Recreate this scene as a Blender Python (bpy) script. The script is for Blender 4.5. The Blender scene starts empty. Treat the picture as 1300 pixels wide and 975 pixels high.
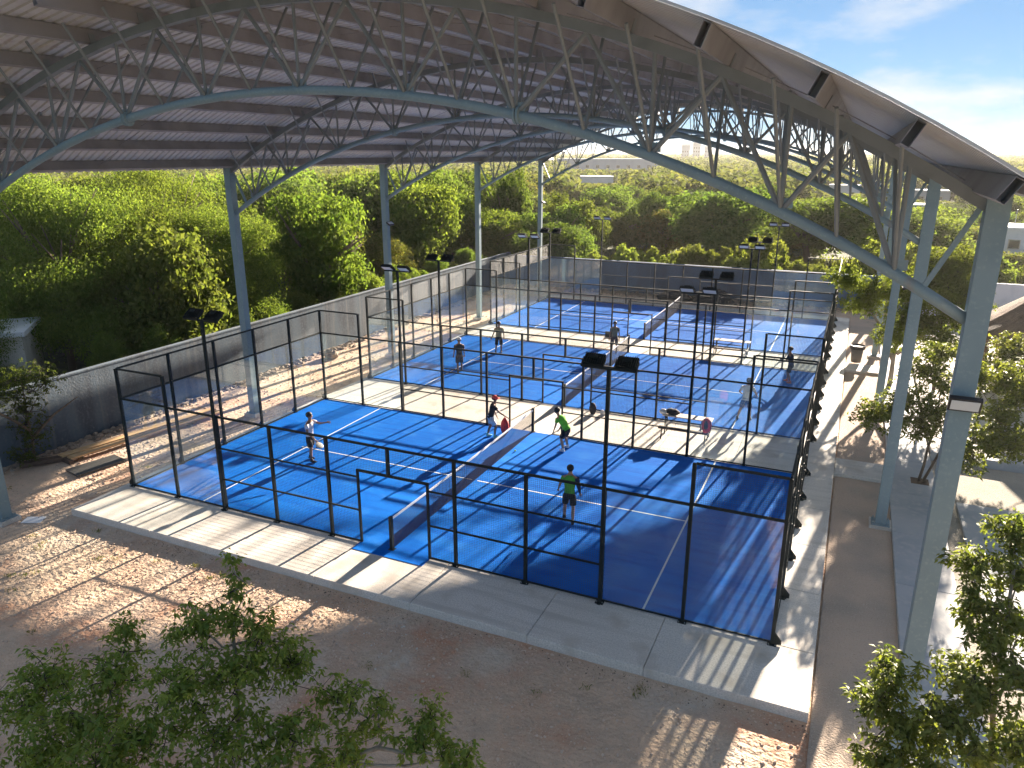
import bpy, bmesh, math, random
import numpy as np
from mathutils import Vector, Matrix
R_ = math.radians
S = bpy.context.scene
COL = S.collection
rnd = random.Random(7)
nrs = np.random.RandomState(11)

# ------------------------------------------------------------------ camera
cam = bpy.data.cameras.new('camera'); camo = bpy.data.objects.new('camera', cam); COL.objects.link(camo)
camo.matrix_world = Matrix(((0.910793, -0.122494, 0.394273, 20.588), (0.412863, 0.268415, -0.870344, -15.370),
                            (0.000783, 0.955483, 0.295044, 10.456), (0, 0, 0, 1)))
cam.sensor_width = 36; cam.lens = 36 * 949.57 / 1300; cam.clip_end = 9000; cam.clip_start = .05
S.camera = camo
# ------------------------------------------------------------------ light
SUN_EL, SUN_AZ = R_(16.3), R_(7.5)      # azimuth from +Y towards +X
w = bpy.data.worlds.new('World'); S.world = w; w.use_nodes = True
nt = w.node_tree; N = nt.nodes; Lk = nt.links
for n in list(N): N.remove(n)
out = N.new('ShaderNodeOutputWorld'); bg = N.new('ShaderNodeBackground'); bg.inputs[1].default_value = .055
sky = N.new('ShaderNodeTexSky'); sky.sky_type = 'NISHITA'; sky.sun_disc = False
sky.sun_elevation = SUN_EL; sky.sun_rotation = SUN_AZ; sky.air_density = .6; sky.dust_density = 0.0; sky.ozone_density = 1.5
tc = N.new('ShaderNodeTexCoord'); sep = N.new('ShaderNodeSeparateXYZ'); Lk.new(tc.outputs['Generated'], sep.inputs[0])
za = N.new('ShaderNodeMath'); za.operation = 'ADD'; za.inputs[1].default_value = .28; Lk.new(sep.outputs[2], za.inputs[0])
zm = N.new('ShaderNodeMath'); zm.operation = 'MAXIMUM'; zm.inputs[1].default_value = .05; Lk.new(za.outputs[0], zm.inputs[0])
dv = N.new('ShaderNodeVectorMath'); dv.operation = 'DIVIDE'; Lk.new(tc.outputs['Generated'], dv.inputs[0])
cb = N.new('ShaderNodeCombineXYZ')
for i in range(3): Lk.new(zm.outputs[0], cb.inputs[i])
Lk.new(cb.outputs[0], dv.inputs[1])
cn = N.new('ShaderNodeTexNoise'); cn.inputs['Scale'].default_value = 2.1; cn.inputs['Detail'].default_value = 7; cn.inputs['Roughness'].default_value = .55
cmp_ = N.new('ShaderNodeMapping'); cmp_.inputs['Location'].default_value = (4.47, 3.81, .9); Lk.new(dv.outputs[0], cmp_.inputs[0]); Lk.new(cmp_.outputs[0], cn.inputs[0])
cr = N.new('ShaderNodeValToRGB'); cr.color_ramp.elements[0].position = .46; cr.color_ramp.elements[1].position = .66
Lk.new(cn.outputs[0], cr.inputs[0])
cm = N.new('ShaderNodeMixRGB'); cm.inputs[2].default_value = (2.35, 2.38, 2.42, 1)
cmul = N.new('ShaderNodeMath'); cmul.operation = 'MULTIPLY'; cmul.inputs[1].default_value = .75
Lk.new(cr.outputs[0], cmul.inputs[0]); Lk.new(cmul.outputs[0], cm.inputs[0]); sg = N.new('ShaderNodeGamma'); sg.inputs[1].default_value = .5; Lk.new(sky.outputs[0], sg.inputs[0]); st = N.new('ShaderNodeMixRGB'); st.blend_type = 'MULTIPLY'; st.inputs[0].default_value = 1; st.inputs[2].default_value = (.40, .60, .80, 1); Lk.new(sg.outputs[0], st.inputs[1]); Lk.new(st.outputs[0], cm.inputs[1])
Lk.new(cm.outputs[0], bg.inputs[0]); Lk.new(bg.outputs[0], out.inputs[0])
sl = bpy.data.lights.new('sun', 'SUN'); sl.energy = 3.9; sl.angle = R_(.55); sl.color = (1, .86, .70)
so = bpy.data.objects.new('sun', sl); COL.objects.link(so)
sd = Vector((math.sin(SUN_AZ) * math.cos(SUN_EL), math.cos(SUN_AZ) * math.cos(SUN_EL), math.sin(SUN_EL)))
so.rotation_euler = sd.to_track_quat('Z', 'Y').to_euler(); so.location = sd * 200
vs = S.view_settings; vs.view_transform = 'Standard'; vs.look = 'None'; vs.exposure = 2.85; vs.gamma = 1; vs.use_curve_mapping = False
S.cycles.max_bounces = 8; S.cycles.transparent_max_bounces = 24
S.cycles.volume_bounces = 0; S.cycles.volume_step_rate = 4

# ------------------------------------------------------------------ helpers
def tag(o, label=None, cat=None, group=None, kind=None):
    if label: o['label'] = label
    if cat: o['category'] = cat
    if group: o['group'] = group
    if kind: o['kind'] = kind
    return o
def link(o, parent=None):
    COL.objects.link(o)
    if parent is not None: o.parent = parent
    return o
def empty(name, loc=(0, 0, 0), rz=0):
    o = bpy.data.objects.new(name, None); o.empty_display_size = .2; COL.objects.link(o)
    o.location = loc; o.rotation_euler = (0, 0, rz); return o
class MB:
    """collects faces into one mesh"""
    def __init__(s): s.v = []; s.f = []; s.m = []
    def add(s, vs, fs, mi=0):
        b = len(s.v); s.v += [tuple(v) for v in vs]; s.f += [tuple(i + b for i in f) for f in fs]; s.m += [mi] * len(fs); return s
    def box(s, x0, y0, z0, x1, y1, z1, mi=0):
        return s.add([(x0, y0, z0), (x1, y0, z0), (x1, y1, z0), (x0, y1, z0), (x0, y0, z1), (x1, y0, z1), (x1, y1, z1), (x0, y1, z1)],
                     [(0, 3, 2, 1), (4, 5, 6, 7), (0, 1, 5, 4), (1, 2, 6, 5), (2, 3, 7, 6), (3, 0, 4, 7)], mi)
    def bar(s, a, b, wdt, hgt, up=(0, 0, 1), mi=0):
        a = Vector(a); b = Vector(b); d = (b - a).normalized(); u = Vector(up)
        if abs(d.dot(u)) > .98: u = Vector((0, 1, 0))
        r = d.cross(u).normalized(); u = r.cross(d).normalized(); r *= wdt / 2; u *= hgt / 2
        vs = [a - r - u, a + r - u, a + r + u, a - r + u, b - r - u, b + r - u, b + r + u, b - r + u]
        return s.add(vs, [(0, 1, 2, 3), (7, 6, 5, 4), (0, 4, 5, 1), (1, 5, 6, 2), (2, 6, 7, 3), (3, 7, 4, 0)], mi)
    def tube(s, pts, rad, n=8, mi=0, cap=True):
        pts = [Vector(p) for p in pts]; k = len(pts)
        rs = rad if hasattr(rad, '__len__') else [rad] * k
        b = []; up = Vector((.3, .2, .93))
        for i, p in enumerate(pts):
            d = (pts[min(i + 1, k - 1)] - pts[max(i - 1, 0)]).normalized()
            r = d.cross(up)
            if r.length < .1: r = d.cross(Vector((1, 0, 0)))
            r.normalize(); u = r.cross(d)
            b += [p + (r * math.cos(2 * math.pi * j / n) + u * math.sin(2 * math.pi * j / n)) * rs[i] for j in range(n)]
        f = [(i * n + j, i * n + (j + 1) % n, (i + 1) * n + (j + 1) % n, (i + 1) * n + j) for i in range(k - 1) for j in range(n)]
        if cap: f += [tuple(range(n - 1, -1, -1)), tuple((k - 1) * n + j for j in range(n))]
        return s.add(b, f, mi)
    def ellip(s, c, r, n=10, m=6, mi=0):
        c = Vector(c); vs = [c + Vector((0, 0, -r[2]))]
        for i in range(1, m):
            t = -math.pi / 2 + math.pi * i / m
            vs += [c + Vector((r[0] * math.cos(t) * math.cos(2 * math.pi * j / n), r[1] * math.cos(t) * math.sin(2 * math.pi * j / n), r[2] * math.sin(t))) for j in range(n)]
        vs.append(c + Vector((0, 0, r[2]))); L = len(vs) - 1
        f = [(0, 1 + (j + 1) % n, 1 + j) for j in range(n)]
        for i in range(m - 2):
            f += [(1 + i * n + j, 1 + i * n + (j + 1) % n, 1 + (i + 1) * n + (j + 1) % n, 1 + (i + 1) * n + j) for j in range(n)]
        f += [(L, 1 + (m - 2) * n + j, 1 + (m - 2) * n + (j + 1) % n) for j in range(n)]
        return s.add(vs, f, mi)
    def mesh(s, name, mats, smooth=False):
        me = bpy.data.meshes.new(name); me.from_pydata(s.v, [], s.f)
        for m_ in (mats if isinstance(mats, (list, tuple)) else [mats]): me.materials.append(m_)
        me.polygons.foreach_set('material_index', s.m)
        if smooth: me.polygons.foreach_set('use_smooth', [True] * len(s.f))
        me.update(); return me
    def build(s, name, mats, parent=None, smooth=False):
        return link(bpy.data.objects.new(name, s.mesh(name, mats, smooth)), parent)
def inst(name, me, parent=None, loc=(0, 0, 0), rot=(0, 0, 0), sc=None):
    o = bpy.data.objects.new(name, me); o.location = loc; o.rotation_euler = rot
    if sc is not None: o.scale = sc
    return link(o, parent)
def kids(o): return [c for c in bpy.data.objects if c.parent == o]
def copy_tree(o, parent=None, pool=None):
    if pool is None:
        pool = {}
        for c in bpy.data.objects:
            if c.parent: pool.setdefault(c.parent.name, []).append(c)
    c = o.copy(); COL.objects.link(c)
    if parent is not None: c.parent = parent
    for ch in pool.get(o.name, []): copy_tree(ch, c, pool)
    return c

# ------------------------------------------------------------------ materials
def mat(name, col, rough=.7, metal=0, noise=None, bump=None, spec=.5, sheen=0):
    """noise: (scale, dark colour, amount, detail) list ; bump: (scale, strength, distance)"""
    m = bpy.data.materials.new(name); m.use_nodes = True; nt = m.node_tree; n = nt.nodes; l = nt.links
    p = n['Principled BSDF']; p.inputs['Roughness'].default_value = rough; p.inputs['Metallic'].default_value = metal
    p.inputs['Specular IOR Level'].default_value = spec
    if sheen: p.inputs['Sheen Weight'].default_value = sheen; p.inputs['Sheen Roughness'].default_value = .4
    t = n.new('ShaderNodeTexCoord'); src = None
    base = n.new('ShaderNodeRGB'); base.outputs[0].default_value = (*col, 1); src = base.outputs[0]
    for (sc, c2, lo, hi, det) in (noise or []):
        no = n.new('ShaderNodeTexNoise'); no.inputs['Scale'].default_value = sc if not hasattr(sc, '__len__') else 1
        no.inputs['Detail'].default_value = det
        if hasattr(sc, '__len__'):
            mp = n.new('ShaderNodeMapping'); mp.inputs['Scale'].default_value = sc; l.new(t.outputs['Object'], mp.inputs[0]); l.new(mp.outputs[0], no.inputs[0])
        else: l.new(t.outputs['Object'], no.inputs[0])
        rp = n.new('ShaderNodeMapRange'); rp.inputs[1].default_value = lo; rp.inputs[2].default_value = hi; l.new(no.outputs[0], rp.inputs[0])
        mx = n.new('ShaderNodeMixRGB'); mx.inputs[2].default_value = (*c2, 1); l.new(rp.outputs[0], mx.inputs[0]); l.new(src, mx.inputs[1]); src = mx.outputs[0]
    l.new(src, p.inputs['Base Color'])
    if bump:
        no = n.new('ShaderNodeTexNoise'); no.inputs['Scale'].default_value = bump[0]; no.inputs['Detail'].default_value = 6; l.new(t.outputs['Object'], no.inputs[0])
        b = n.new('ShaderNodeBump'); b.inputs['Strength'].default_value = bump[1]; b.inputs['Distance'].default_value = bump[2]
        l.new(no.outputs[0], b.inputs['Height']); l.new(b.outputs[0], p.inputs['Normal'])
    return m
def leafmat(name, c1, c2, trans=.45, vary=.35, rough=.9):
    m = bpy.data.materials.new(name); m.use_nodes = True; nt = m.node_tree; n = nt.nodes; l = nt.links
    p = n['Principled BSDF']; o = n['Material Output']; p.inputs['Roughness'].default_value = rough; p.inputs['Specular IOR Level'].default_value = .35 if rough < .6 else .08
    a = n.new('ShaderNodeAttribute'); a.attribute_name = 'tint'
    oi = n.new('ShaderNodeObjectInfo')
    mx = n.new('ShaderNodeMixRGB'); mx.inputs[1].default_value = (*c1, 1); mx.inputs[2].default_value = (*c2, 1); l.new(a.outputs['Fac'], mx.inputs[0])
    hs = n.new('ShaderNodeHueSaturation')
    mr = n.new('ShaderNodeMapRange'); mr.inputs[3].default_value = 1 - vary; mr.inputs[4].default_value = 1 + vary; l.new(oi.outputs['Random'], mr.inputs[0]); l.new(mr.outputs[0], hs.inputs['Value'])
    mh = n.new('ShaderNodeMath'); mh.operation = 'MULTIPLY_ADD'; mh.inputs[1].default_value = .5; mh.inputs[2].default_value = .2
    fr = n.new('ShaderNodeMath'); fr.operation = 'FRACT'; ml = n.new('ShaderNodeMath'); ml.operation = 'MULTIPLY'; ml.inputs[1].default_value = 7.31
    l.new(oi.outputs['Random'], ml.inputs[0]); l.new(ml.outputs[0], fr.inputs[0])
    m2 = n.new('ShaderNodeMapRange'); m2.inputs[3].default_value = .5 - vary * .09; m2.inputs[4].default_value = .5 + vary * .05; l.new(fr.outputs[0], m2.inputs[0]); l.new(m2.outputs[0], hs.inputs['Hue'])
    l.new(mx.outputs[0], hs.inputs['Color']); l.new(hs.outputs[0], p.inputs['Base Color'])
    tr = n.new('ShaderNodeBsdfTranslucent'); br = n.new('ShaderNodeMixRGB'); br.blend_type = 'MULTIPLY'; br.inputs[0].default_value = 1; br.inputs[2].default_value = (1.45, 1.5, .7, 1)
    l.new(hs.outputs[0], br.inputs[1]); l.new(br.outputs[0], tr.inputs[0])
    ms = n.new('ShaderNodeMixShader'); ms.inputs[0].default_value = trans; l.new(p.outputs[0], ms.inputs[1]); l.new(tr.outputs[0], ms.inputs[2]); l.new(ms.outputs[0], o.inputs[0])
    return m
def glassmat(name, tint=(.965, .985, .98)):
    m = bpy.data.materials.new(name); m.use_nodes = True; n = m.node_tree.nodes; l = m.node_tree.links
    n.remove(n['Principled BSDF']); o = n['Material Output']
    t = n.new('ShaderNodeBsdfTransparent'); t.inputs[0].default_value = (*tint, 1)
    g = n.new('ShaderNodeBsdfGlossy'); g.inputs['Roughness'].default_value = .03; g.inputs[0].default_value = (.95, .98, 1, 1)
    f = n.new('ShaderNodeFresnel'); ge = n.new('ShaderNodeNewGeometry'); ir = n.new('ShaderNodeMapRange'); ir.inputs[3].default_value = 1.5; ir.inputs[4].default_value = 1 / 1.5; l.new(ge.outputs['Backfacing'], ir.inputs[0]); l.new(ir.outputs[0], f.inputs[0])
    ms = n.new('ShaderNodeMixShader'); l.new(f.outputs[0], ms.inputs[0]); l.new(t.outputs[0], ms.inputs[1]); l.new(g.outputs[0], ms.inputs[2])
    d = n.new('ShaderNodeBsdfDiffuse'); d.inputs[0].default_value = (.6, .68, .68, 1)      # dust film on the panes
    tcx = n.new('ShaderNodeTexCoord'); no = n.new('ShaderNodeTexNoise'); no.inputs['Scale'].default_value = 1.3; no.inputs['Detail'].default_value = 5; l.new(tcx.outputs['Object'], no.inputs[0])
    mr = n.new('ShaderNodeMapRange'); mr.inputs[1].default_value = .35; mr.inputs[2].default_value = .75; mr.inputs[3].default_value = .015; mr.inputs[4].default_value = .07; l.new(no.outputs[0], mr.inputs[0])
    m2 = n.new('ShaderNodeMixShader'); l.new(mr.outputs[0], m2.inputs[0]); l.new(ms.outputs[0], m2.inputs[1]); l.new(d.outputs[0], m2.inputs[2]); l.new(m2.outputs[0], o.inputs[0])
    return m
M = {}
M['dirt'] = mat('gravel_dirt', (.66, .465, .325), .95, noise=[(.22, (.60, .50, .40), .47, .62, 6), (.42, (.54, .29, .18), .48, .64, 8), (1.6, (.54, .40, .29), .56, .7, 8), (3, (.52, .38, .27), .4, .75, 8), (22, (.70, .53, .39), .58, .72, 4), (40, (.26, .19, .13), .64, .74, 3)], bump=(9, .9, .09))
M['dirt_right'] = mat('pink_gravel', (.60, .44, .33), .95, noise=[(.6, (.42, .34, .27), .4, .7, 5), (30, (.62, .50, .40), .56, .72, 4), (45, (.22, .15, .11), .63, .74, 3)], bump=(26, 1, .05))
M['gravel_grey'] = mat('grey_gravel', (.40, .35, .28), .95, noise=[(.8, (.32, .29, .24), .4, .7, 5), (40, (.22, .19, .15), .58, .72, 3)], bump=(40, 1, .03))
M['conc'] = mat('concrete', (.78, .72, .65), .85, noise=[(.35, (.68, .63, .56), .42, .68, 6), (1.1, (.46, .38, .29), .54, .74, 8), ((.25, 3.5, 1), (.56, .51, .45), .5, .7, 6), (30, (.50, .46, .41), .4, .7, 4)], bump=(40, .3, .006))
M['conc_path'] = mat('path_concrete', (.44, .44, .44), .8, noise=[(.7, (.34, .36, .38), .42, .66, 6), (5, (.50, .48, .46), .5, .75, 6)], bump=(30, .4, .01))
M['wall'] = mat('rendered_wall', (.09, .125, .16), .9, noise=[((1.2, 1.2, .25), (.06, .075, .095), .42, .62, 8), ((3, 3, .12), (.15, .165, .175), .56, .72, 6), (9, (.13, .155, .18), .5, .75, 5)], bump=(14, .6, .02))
M['wall_blue'] = mat('blue_grey_wall', (.085, .145, .24), .85, noise=[((1, 1, .3), (.07, .105, .165), .42, .68, 6), (9, (.075, .10, .15), .52, .75, 5)], bump=(14, .5, .015))
M['white'] = mat('white_render', (.74, .75, .78), .8, noise=[(1.5, (.62, .64, .68), .5, .75, 5)])
M['turf'] = mat('blue_turf', (.002, .150, .60), .85, noise=[(.32, (.005, .20, .72), .42, .66, 5), ((.5, 4, 1), (.001, .11, .52), .45, .7, 4), ((.9, 1.6, 1), (.03, .22, .66), .52, .74, 8), (70, (.008, .20, .76), .5, .72, 2), (160, (.001, .06, .38), .52, .7, 2)], bump=(220, .5, .008), spec=.04)
M['line'] = mat('white_line', (.80, .82, .84), .8, noise=[(12, (.66, .72, .80), .5, .8, 4)])
M['post'] = mat('black_steel', (.007, .013, .014), .6, noise=[(5, (.012, .018, .018), .4, .7, 4)], spec=.25)
M['wire'] = mat('mesh_wire', (.03, .042, .045), .5)
M['bolt'] = mat('zinc_bolt', (.4, .42, .42), .4, metal=.8)
M['steel'] = mat('teal_grey_paint', (.215, .295, .32), .55, noise=[(1.3, (.18, .255, .28), .45, .7, 5), (18, (.27, .35, .36), .55, .78, 4), ((2.5, 2.5, .3), (.25, .20, .15), .64, .80, 7)])
M['steel_d'] = mat('web_paint', (.215, .235, .235), .6, noise=[(2, (.17, .185, .185), .45, .7, 4)])
M['purlin'] = mat('purlin_galv', (.27, .26, .26), .55, noise=[(1.5, (.20, .19, .19), .42, .7, 4)])
M['sheet'] = mat('roof_sheet', (.56, .56, .54), .5, noise=[((.6, .15, .6), (.43, .425, .41), .42, .68, 5), (6, (.46, .42, .42), .5, .75, 3)], spec=.6)
M['glass'] = glassmat('tempered_glass')
M['net'] = mat('net_mesh', (.02, .022, .035), .8)
M['tape'] = mat('net_tape', (.85, .85, .85), .7)
M['lens'] = mat('lamp_lens', (.55, .58, .60), .25, spec=.8)
M['wood'] = mat('pale_timber', (.62, .40, .20), .75, noise=[((1, 14, 14), (.48, .28, .13), .42, .68, 5)])
M['wood_d'] = mat('dark_timber', (.13, .085, .06), .8, noise=[((14, 1, 14), (.08, .05, .035), .4, .7, 4)])
M['bench_top'] = mat('pale_bench_board', (.62, .53, .45), .7, noise=[((2, 14, 14), (.50, .42, .35), .45, .7, 4)])
M['bark'] = mat('bark', (.16, .12, .085), .9, noise=[((8, 8, 2), (.09, .065, .05), .42, .66, 5)], bump=(20, .8, .02))
M['bark_pale'] = mat('pale_bark', (.33, .29, .24), .9, noise=[((6, 6, 2), (.15, .12, .09), .45, .7, 5)], bump=(20, .8, .015))
M['bark_twig'] = mat('twig_bark', (.045, .032, .024), .85)
M['thatch'] = mat('thatch', (.20, .125, .085), .95, noise=[((3, 3, .6), (.11, .07, .05), .4, .65, 7), (14, (.26, .17, .11), .5, .75, 5)], bump=(24, 1, .06))
M['pebble'] = mat('pebble', (.66, .50, .38), .95, noise=[(2, (.42, .31, .23), .45, .7, 4)])
M['soil'] = mat('soil', (.10, .065, .04), .95)
M['rubble'] = mat('rubble', (.34, .27, .21), .95, noise=[(4, (.20, .15, .11), .45, .7, 5)])
M['undergrowth'] = mat('forest_floor', (.045, .055, .02), .95, noise=[(.3, (.09, .11, .03), .45, .65, 6), (3, (.03, .03, .015), .45, .7, 5)], bump=(2, 1, .4))
M['meadow'] = mat('meadow', (.12, .15, .045), .95, noise=[(.4, (.20, .20, .06), .45, .7, 6), (4, (.07, .09, .03), .5, .7, 5)], bump=(6, 1, .3))
M['leaf_a'] = leafmat('acacia_leaf', (.085, .145, .03), (.19, .235, .055), .5, .18)
M['leaf_b'] = leafmat('bush_leaf', (.065, .11, .026), (.15, .19, .05), .48, .30)
M['leaf_f'] = leafmat('hazed_far_leaf', (.070, .095, .035), (.15, .155, .06), .4, .2)  # distance haze mixed into the colour: duller than the nearer leaf greens
M['leaf_c'] = leafmat('flowering_leaf', (.08, .13, .028), (.25, .21, .07), .45, .25)
M['leaf_n'] = leafmat('near_leaf', (.12, .23, .045), (.34, .40, .10), .58, .12, .45)
M['leaf_r'] = leafmat('glossy_leaf', (.07, .105, .022), (.25, .26, .06), .45, .12, .55)
M['leaf_y'] = leafmat('shrub_leaf', (.12, .16, .035), (.22, .25, .07), .5, .2)
M['blackp'] = mat('black_plastic', (.018, .018, .02), .6)
M['grey_bin'] = mat('grey_plastic', (.10, .10, .095), .6)

# ------------------------------------------------------------------ ground
def sheet(name, x0, y0, x1, y1, z, m, nx=1, ny=1, amp=0, kind='structure', seed=1):
    rs = np.random.RandomState(seed); b = MB()
    gx = np.linspace(x0, x1, nx + 1); gy = np.linspace(y0, y1, ny + 1)
    vs = [(x, y, z + (rs.uniform(-amp, amp) if amp and 0 < i < nx and 0 < j < ny else 0)) for j, y in enumerate(gy) for i, x in enumerate(gx)]
    fs = [(j * (nx + 1) + i, j * (nx + 1) + i + 1, (j + 1) * (nx + 1) + i + 1, (j + 1) * (nx + 1) + i) for j in range(ny) for i in range(nx)]
    b.add(vs, fs); o = b.build(name, m, smooth=True); tag(o, kind=kind); return o
ZG = -.22
g = sheet('ground', -6000, -3000, 6000, 6500, ZG - .03, M['undergrowth']); tag(g, 'dark forest ground reaching the horizon')
g = sheet('dirt_lot', -6.2, -24, 60, 42.4, ZG, M['dirt'], 120, 120, .012, seed=3); tag(g, 'stony orange brown dirt lot around the courts')
g = sheet('meadow', -3, 42.6, 60, 72, ZG - .01, M['meadow'], 40, 30, .08, seed=5); tag(g, 'rough grass meadow behind the far wall')
g = sheet('gravel_strip', 20.95, -12, 22.6, 41, ZG + .05, M['dirt_right'], 10, 120, .008, seed=6); tag(g, 'pink gravel strip between courts and right path')
g = sheet('gravel_yard', 23.95, -12, 40, 13.7, ZG + .06, M['gravel_grey'], 30, 40, .008, seed=8); tag(g, 'grey gravel yard right of the path')

# concrete platform of slabs
plat = empty('court_platform'); tag(plat, 'raised pale concrete platform the three courts stand on', kind='structure')
CY = [0, 13.47, 26.80]
def slab(x0, y0, x1, y1, zt=0, zb=-.3, parent=plat, m='conc', name='slab', gap=.006):
    b = MB(); c = .012; x0 += gap; y0 += gap; x1 -= gap; y1 -= gap
    b.add([(x0, y0, zb), (x1, y0, zb), (x1, y1, zb), (x0, y1, zb), (x0, y0, zt - c), (x1, y0, zt - c), (x1, y1, zt - c), (x0, y1, zt - c),
           (x0 + c, y0 + c, zt), (x1 - c, y0 + c, zt), (x1 - c, y1 - c, zt), (x0 + c, y1 - c, zt)],
          [(0, 1, 5, 4), (1, 2, 6, 5), (2, 3, 7, 6), (3, 0, 4, 7), (4, 5, 9, 8), (5, 6, 10, 9), (6, 7, 11, 10), (7, 4, 8, 11), (8, 9, 10, 11)])
    return b.build(name, M[m], parent)
xs = [-.35, 3.0, 5.9, 8.9, 11.8, 14.9, 17.6, 20.9]
for i in range(7): slab(xs[i], -2.0, xs[i + 1], 0.0)
for (ya, yb) in ((10.0, 13.47), (23.47, 26.8), (36.8, 38.3)):
    for i in range(7): slab(xs[i], ya, xs[i + 1], yb)
for cy in CY:
    for k in range(4):
        slab(-.35, cy + 2.5 * k, 0, cy + 2.5 * k + 2.5); slab(20.0, cy + 2.5 * k, 20.9, cy + 2.5 * k + 2.5)
    b = MB(); b.box(0, cy + .003, -.3, 20, cy + 9.997, -.004); b.build('slab', M['conc'], plat)
for ci, cy in enumerate(CY):
    b = MB()
    b.box(.03, cy + .03, -.003, 19.97, cy + 9.97, .014)
    t = b.build('court_turf', M['turf']); tag(t, ['blue turf of the nearest padel court', 'blue turf of the middle padel court', 'blue turf of the farthest padel court'][ci], kind='structure')
    for (ya, yb) in (((cy - .42, cy + .03), (cy + 9.97, cy + 10.0)) if ci == 0 else ((cy - .03, cy + .03), (cy + 9.97, cy + 10.03))):
        d = MB(); d.box(8.95, ya, .001, 11.2, yb, .0145); d.build('turf_strip', M['turf'], t)
    for (x0, y0, x1, y1) in ((2.94, .06, 2.99, 9.94), (17.02, .06, 17.07, 9.94), (2.99, 4.975, 9.9, 5.025), (10.1, 4.975, 17.02, 5.025)):
        l_ = MB(); l_.box(x0, cy + y0, .0145, x1, cy + y1, .0185); l_.build('court_line', M['line'], t)
    l_ = MB(); l_.box(2.79, cy + 4.975, .0145, 2.94, cy + 5.025, .0185); l_.build('court_line', M['line'], t)

# ------------------------------------------------------------------ padel cages
def wires(w_, h_):      # wire mesh panel in the XZ plane, 5 cm squares
    b = MB(); t = .0026; s = .05
    n = int(round(w_ / s)); k = int(round(h_ / s))
    def pr(a, b_, ax):
        d = [(t, 0), (-t * .5, t * .87), (-t * .5, -t * .87)]
        if ax == 0: vs = [(a[0], p, a[2] + q) for q, p in d] + [(b_[0], p, b_[2] + q) for q, p in d]
        else: vs = [(a[0] + q, p, a[2]) for q, p in d] + [(b_[0] + q, p, b_[2]) for q, p in d]
        b.add(vs, [(0, 1, 4, 3), (1, 2, 5, 4), (2, 0, 3, 5)])
    for i in range(n + 1): pr((i * w_ / n, 0, 0), (i * w_ / n, 0, h_), 1)
    for j in range(k + 1): pr((0, 0, j * h_ / k), (w_, 0, j * h_ / k), 0)
    return b.mesh('mesh_panel', M['wire'])
W_ = {k: wires(*k) for k in [(2, 1), (2, .8), (1, 2.2), (.8, 2.2), (2, .8)]}
def pane_mesh(w_, h_):
    b = MB(); b.box(.012, -.006, .01, w_ - .012, .006, h_ - .01); return b.mesh('glass_pane', M['glass'])
PANE = pane_mesh(2, 3)
def post_mesh(h_, s=.08, gus=False):
    b = MB(); b.box(-s / 2, -s / 2, .02, s / 2, s / 2, h_); return b.mesh('post', M['post'])
POST = {h_: post_mesh(h_) for h_ in (4, 3, 2.2)}
b = MB(); b.box(-.1, -.07, .0, .1, .07, .018); b.box(-.04 - .0, -.1, .0005, .04, -.07, .016)
BASE = b.mesh('base_plate', M['post'])
b = MB()
for dx in (-.07, .07):
    for dy in (-.055, .055): b.tube([(dx, dy, .018), (dx, dy, .045)], .013, 6)
BOLTS = b.mesh('anchor_bolt', M['bolt'])
b = MB(); b.add([(0, -.012, .02), (.15, -.012, .02), (.15, -.012, .12), (0, -.012, .30), (0, .012, .02), (.15, .012, .02), (.15, .012, .12), (0, .012, .30)],
                [(0, 1, 2, 3), (7, 6, 5, 4), (0, 4, 5, 1), (1, 5, 6, 2), (2, 6, 7, 3), (3, 7, 4, 0)])
GUSSET = b.mesh('gusset', M['post'])
b = MB()
for z in (.3, 1.0, 1.5, 2.0, 2.7): b.box(-.035, -.05, z - .02, .035, .05, z + .02)
CLIPS = b.mesh('glass_clip', M['post'])
def rail(cage, a, b_, s=.05, name='rail'):
    m_ = MB(); m_.bar(a, b_, s, s); return m_.build(name, M['post'], cage)
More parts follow.
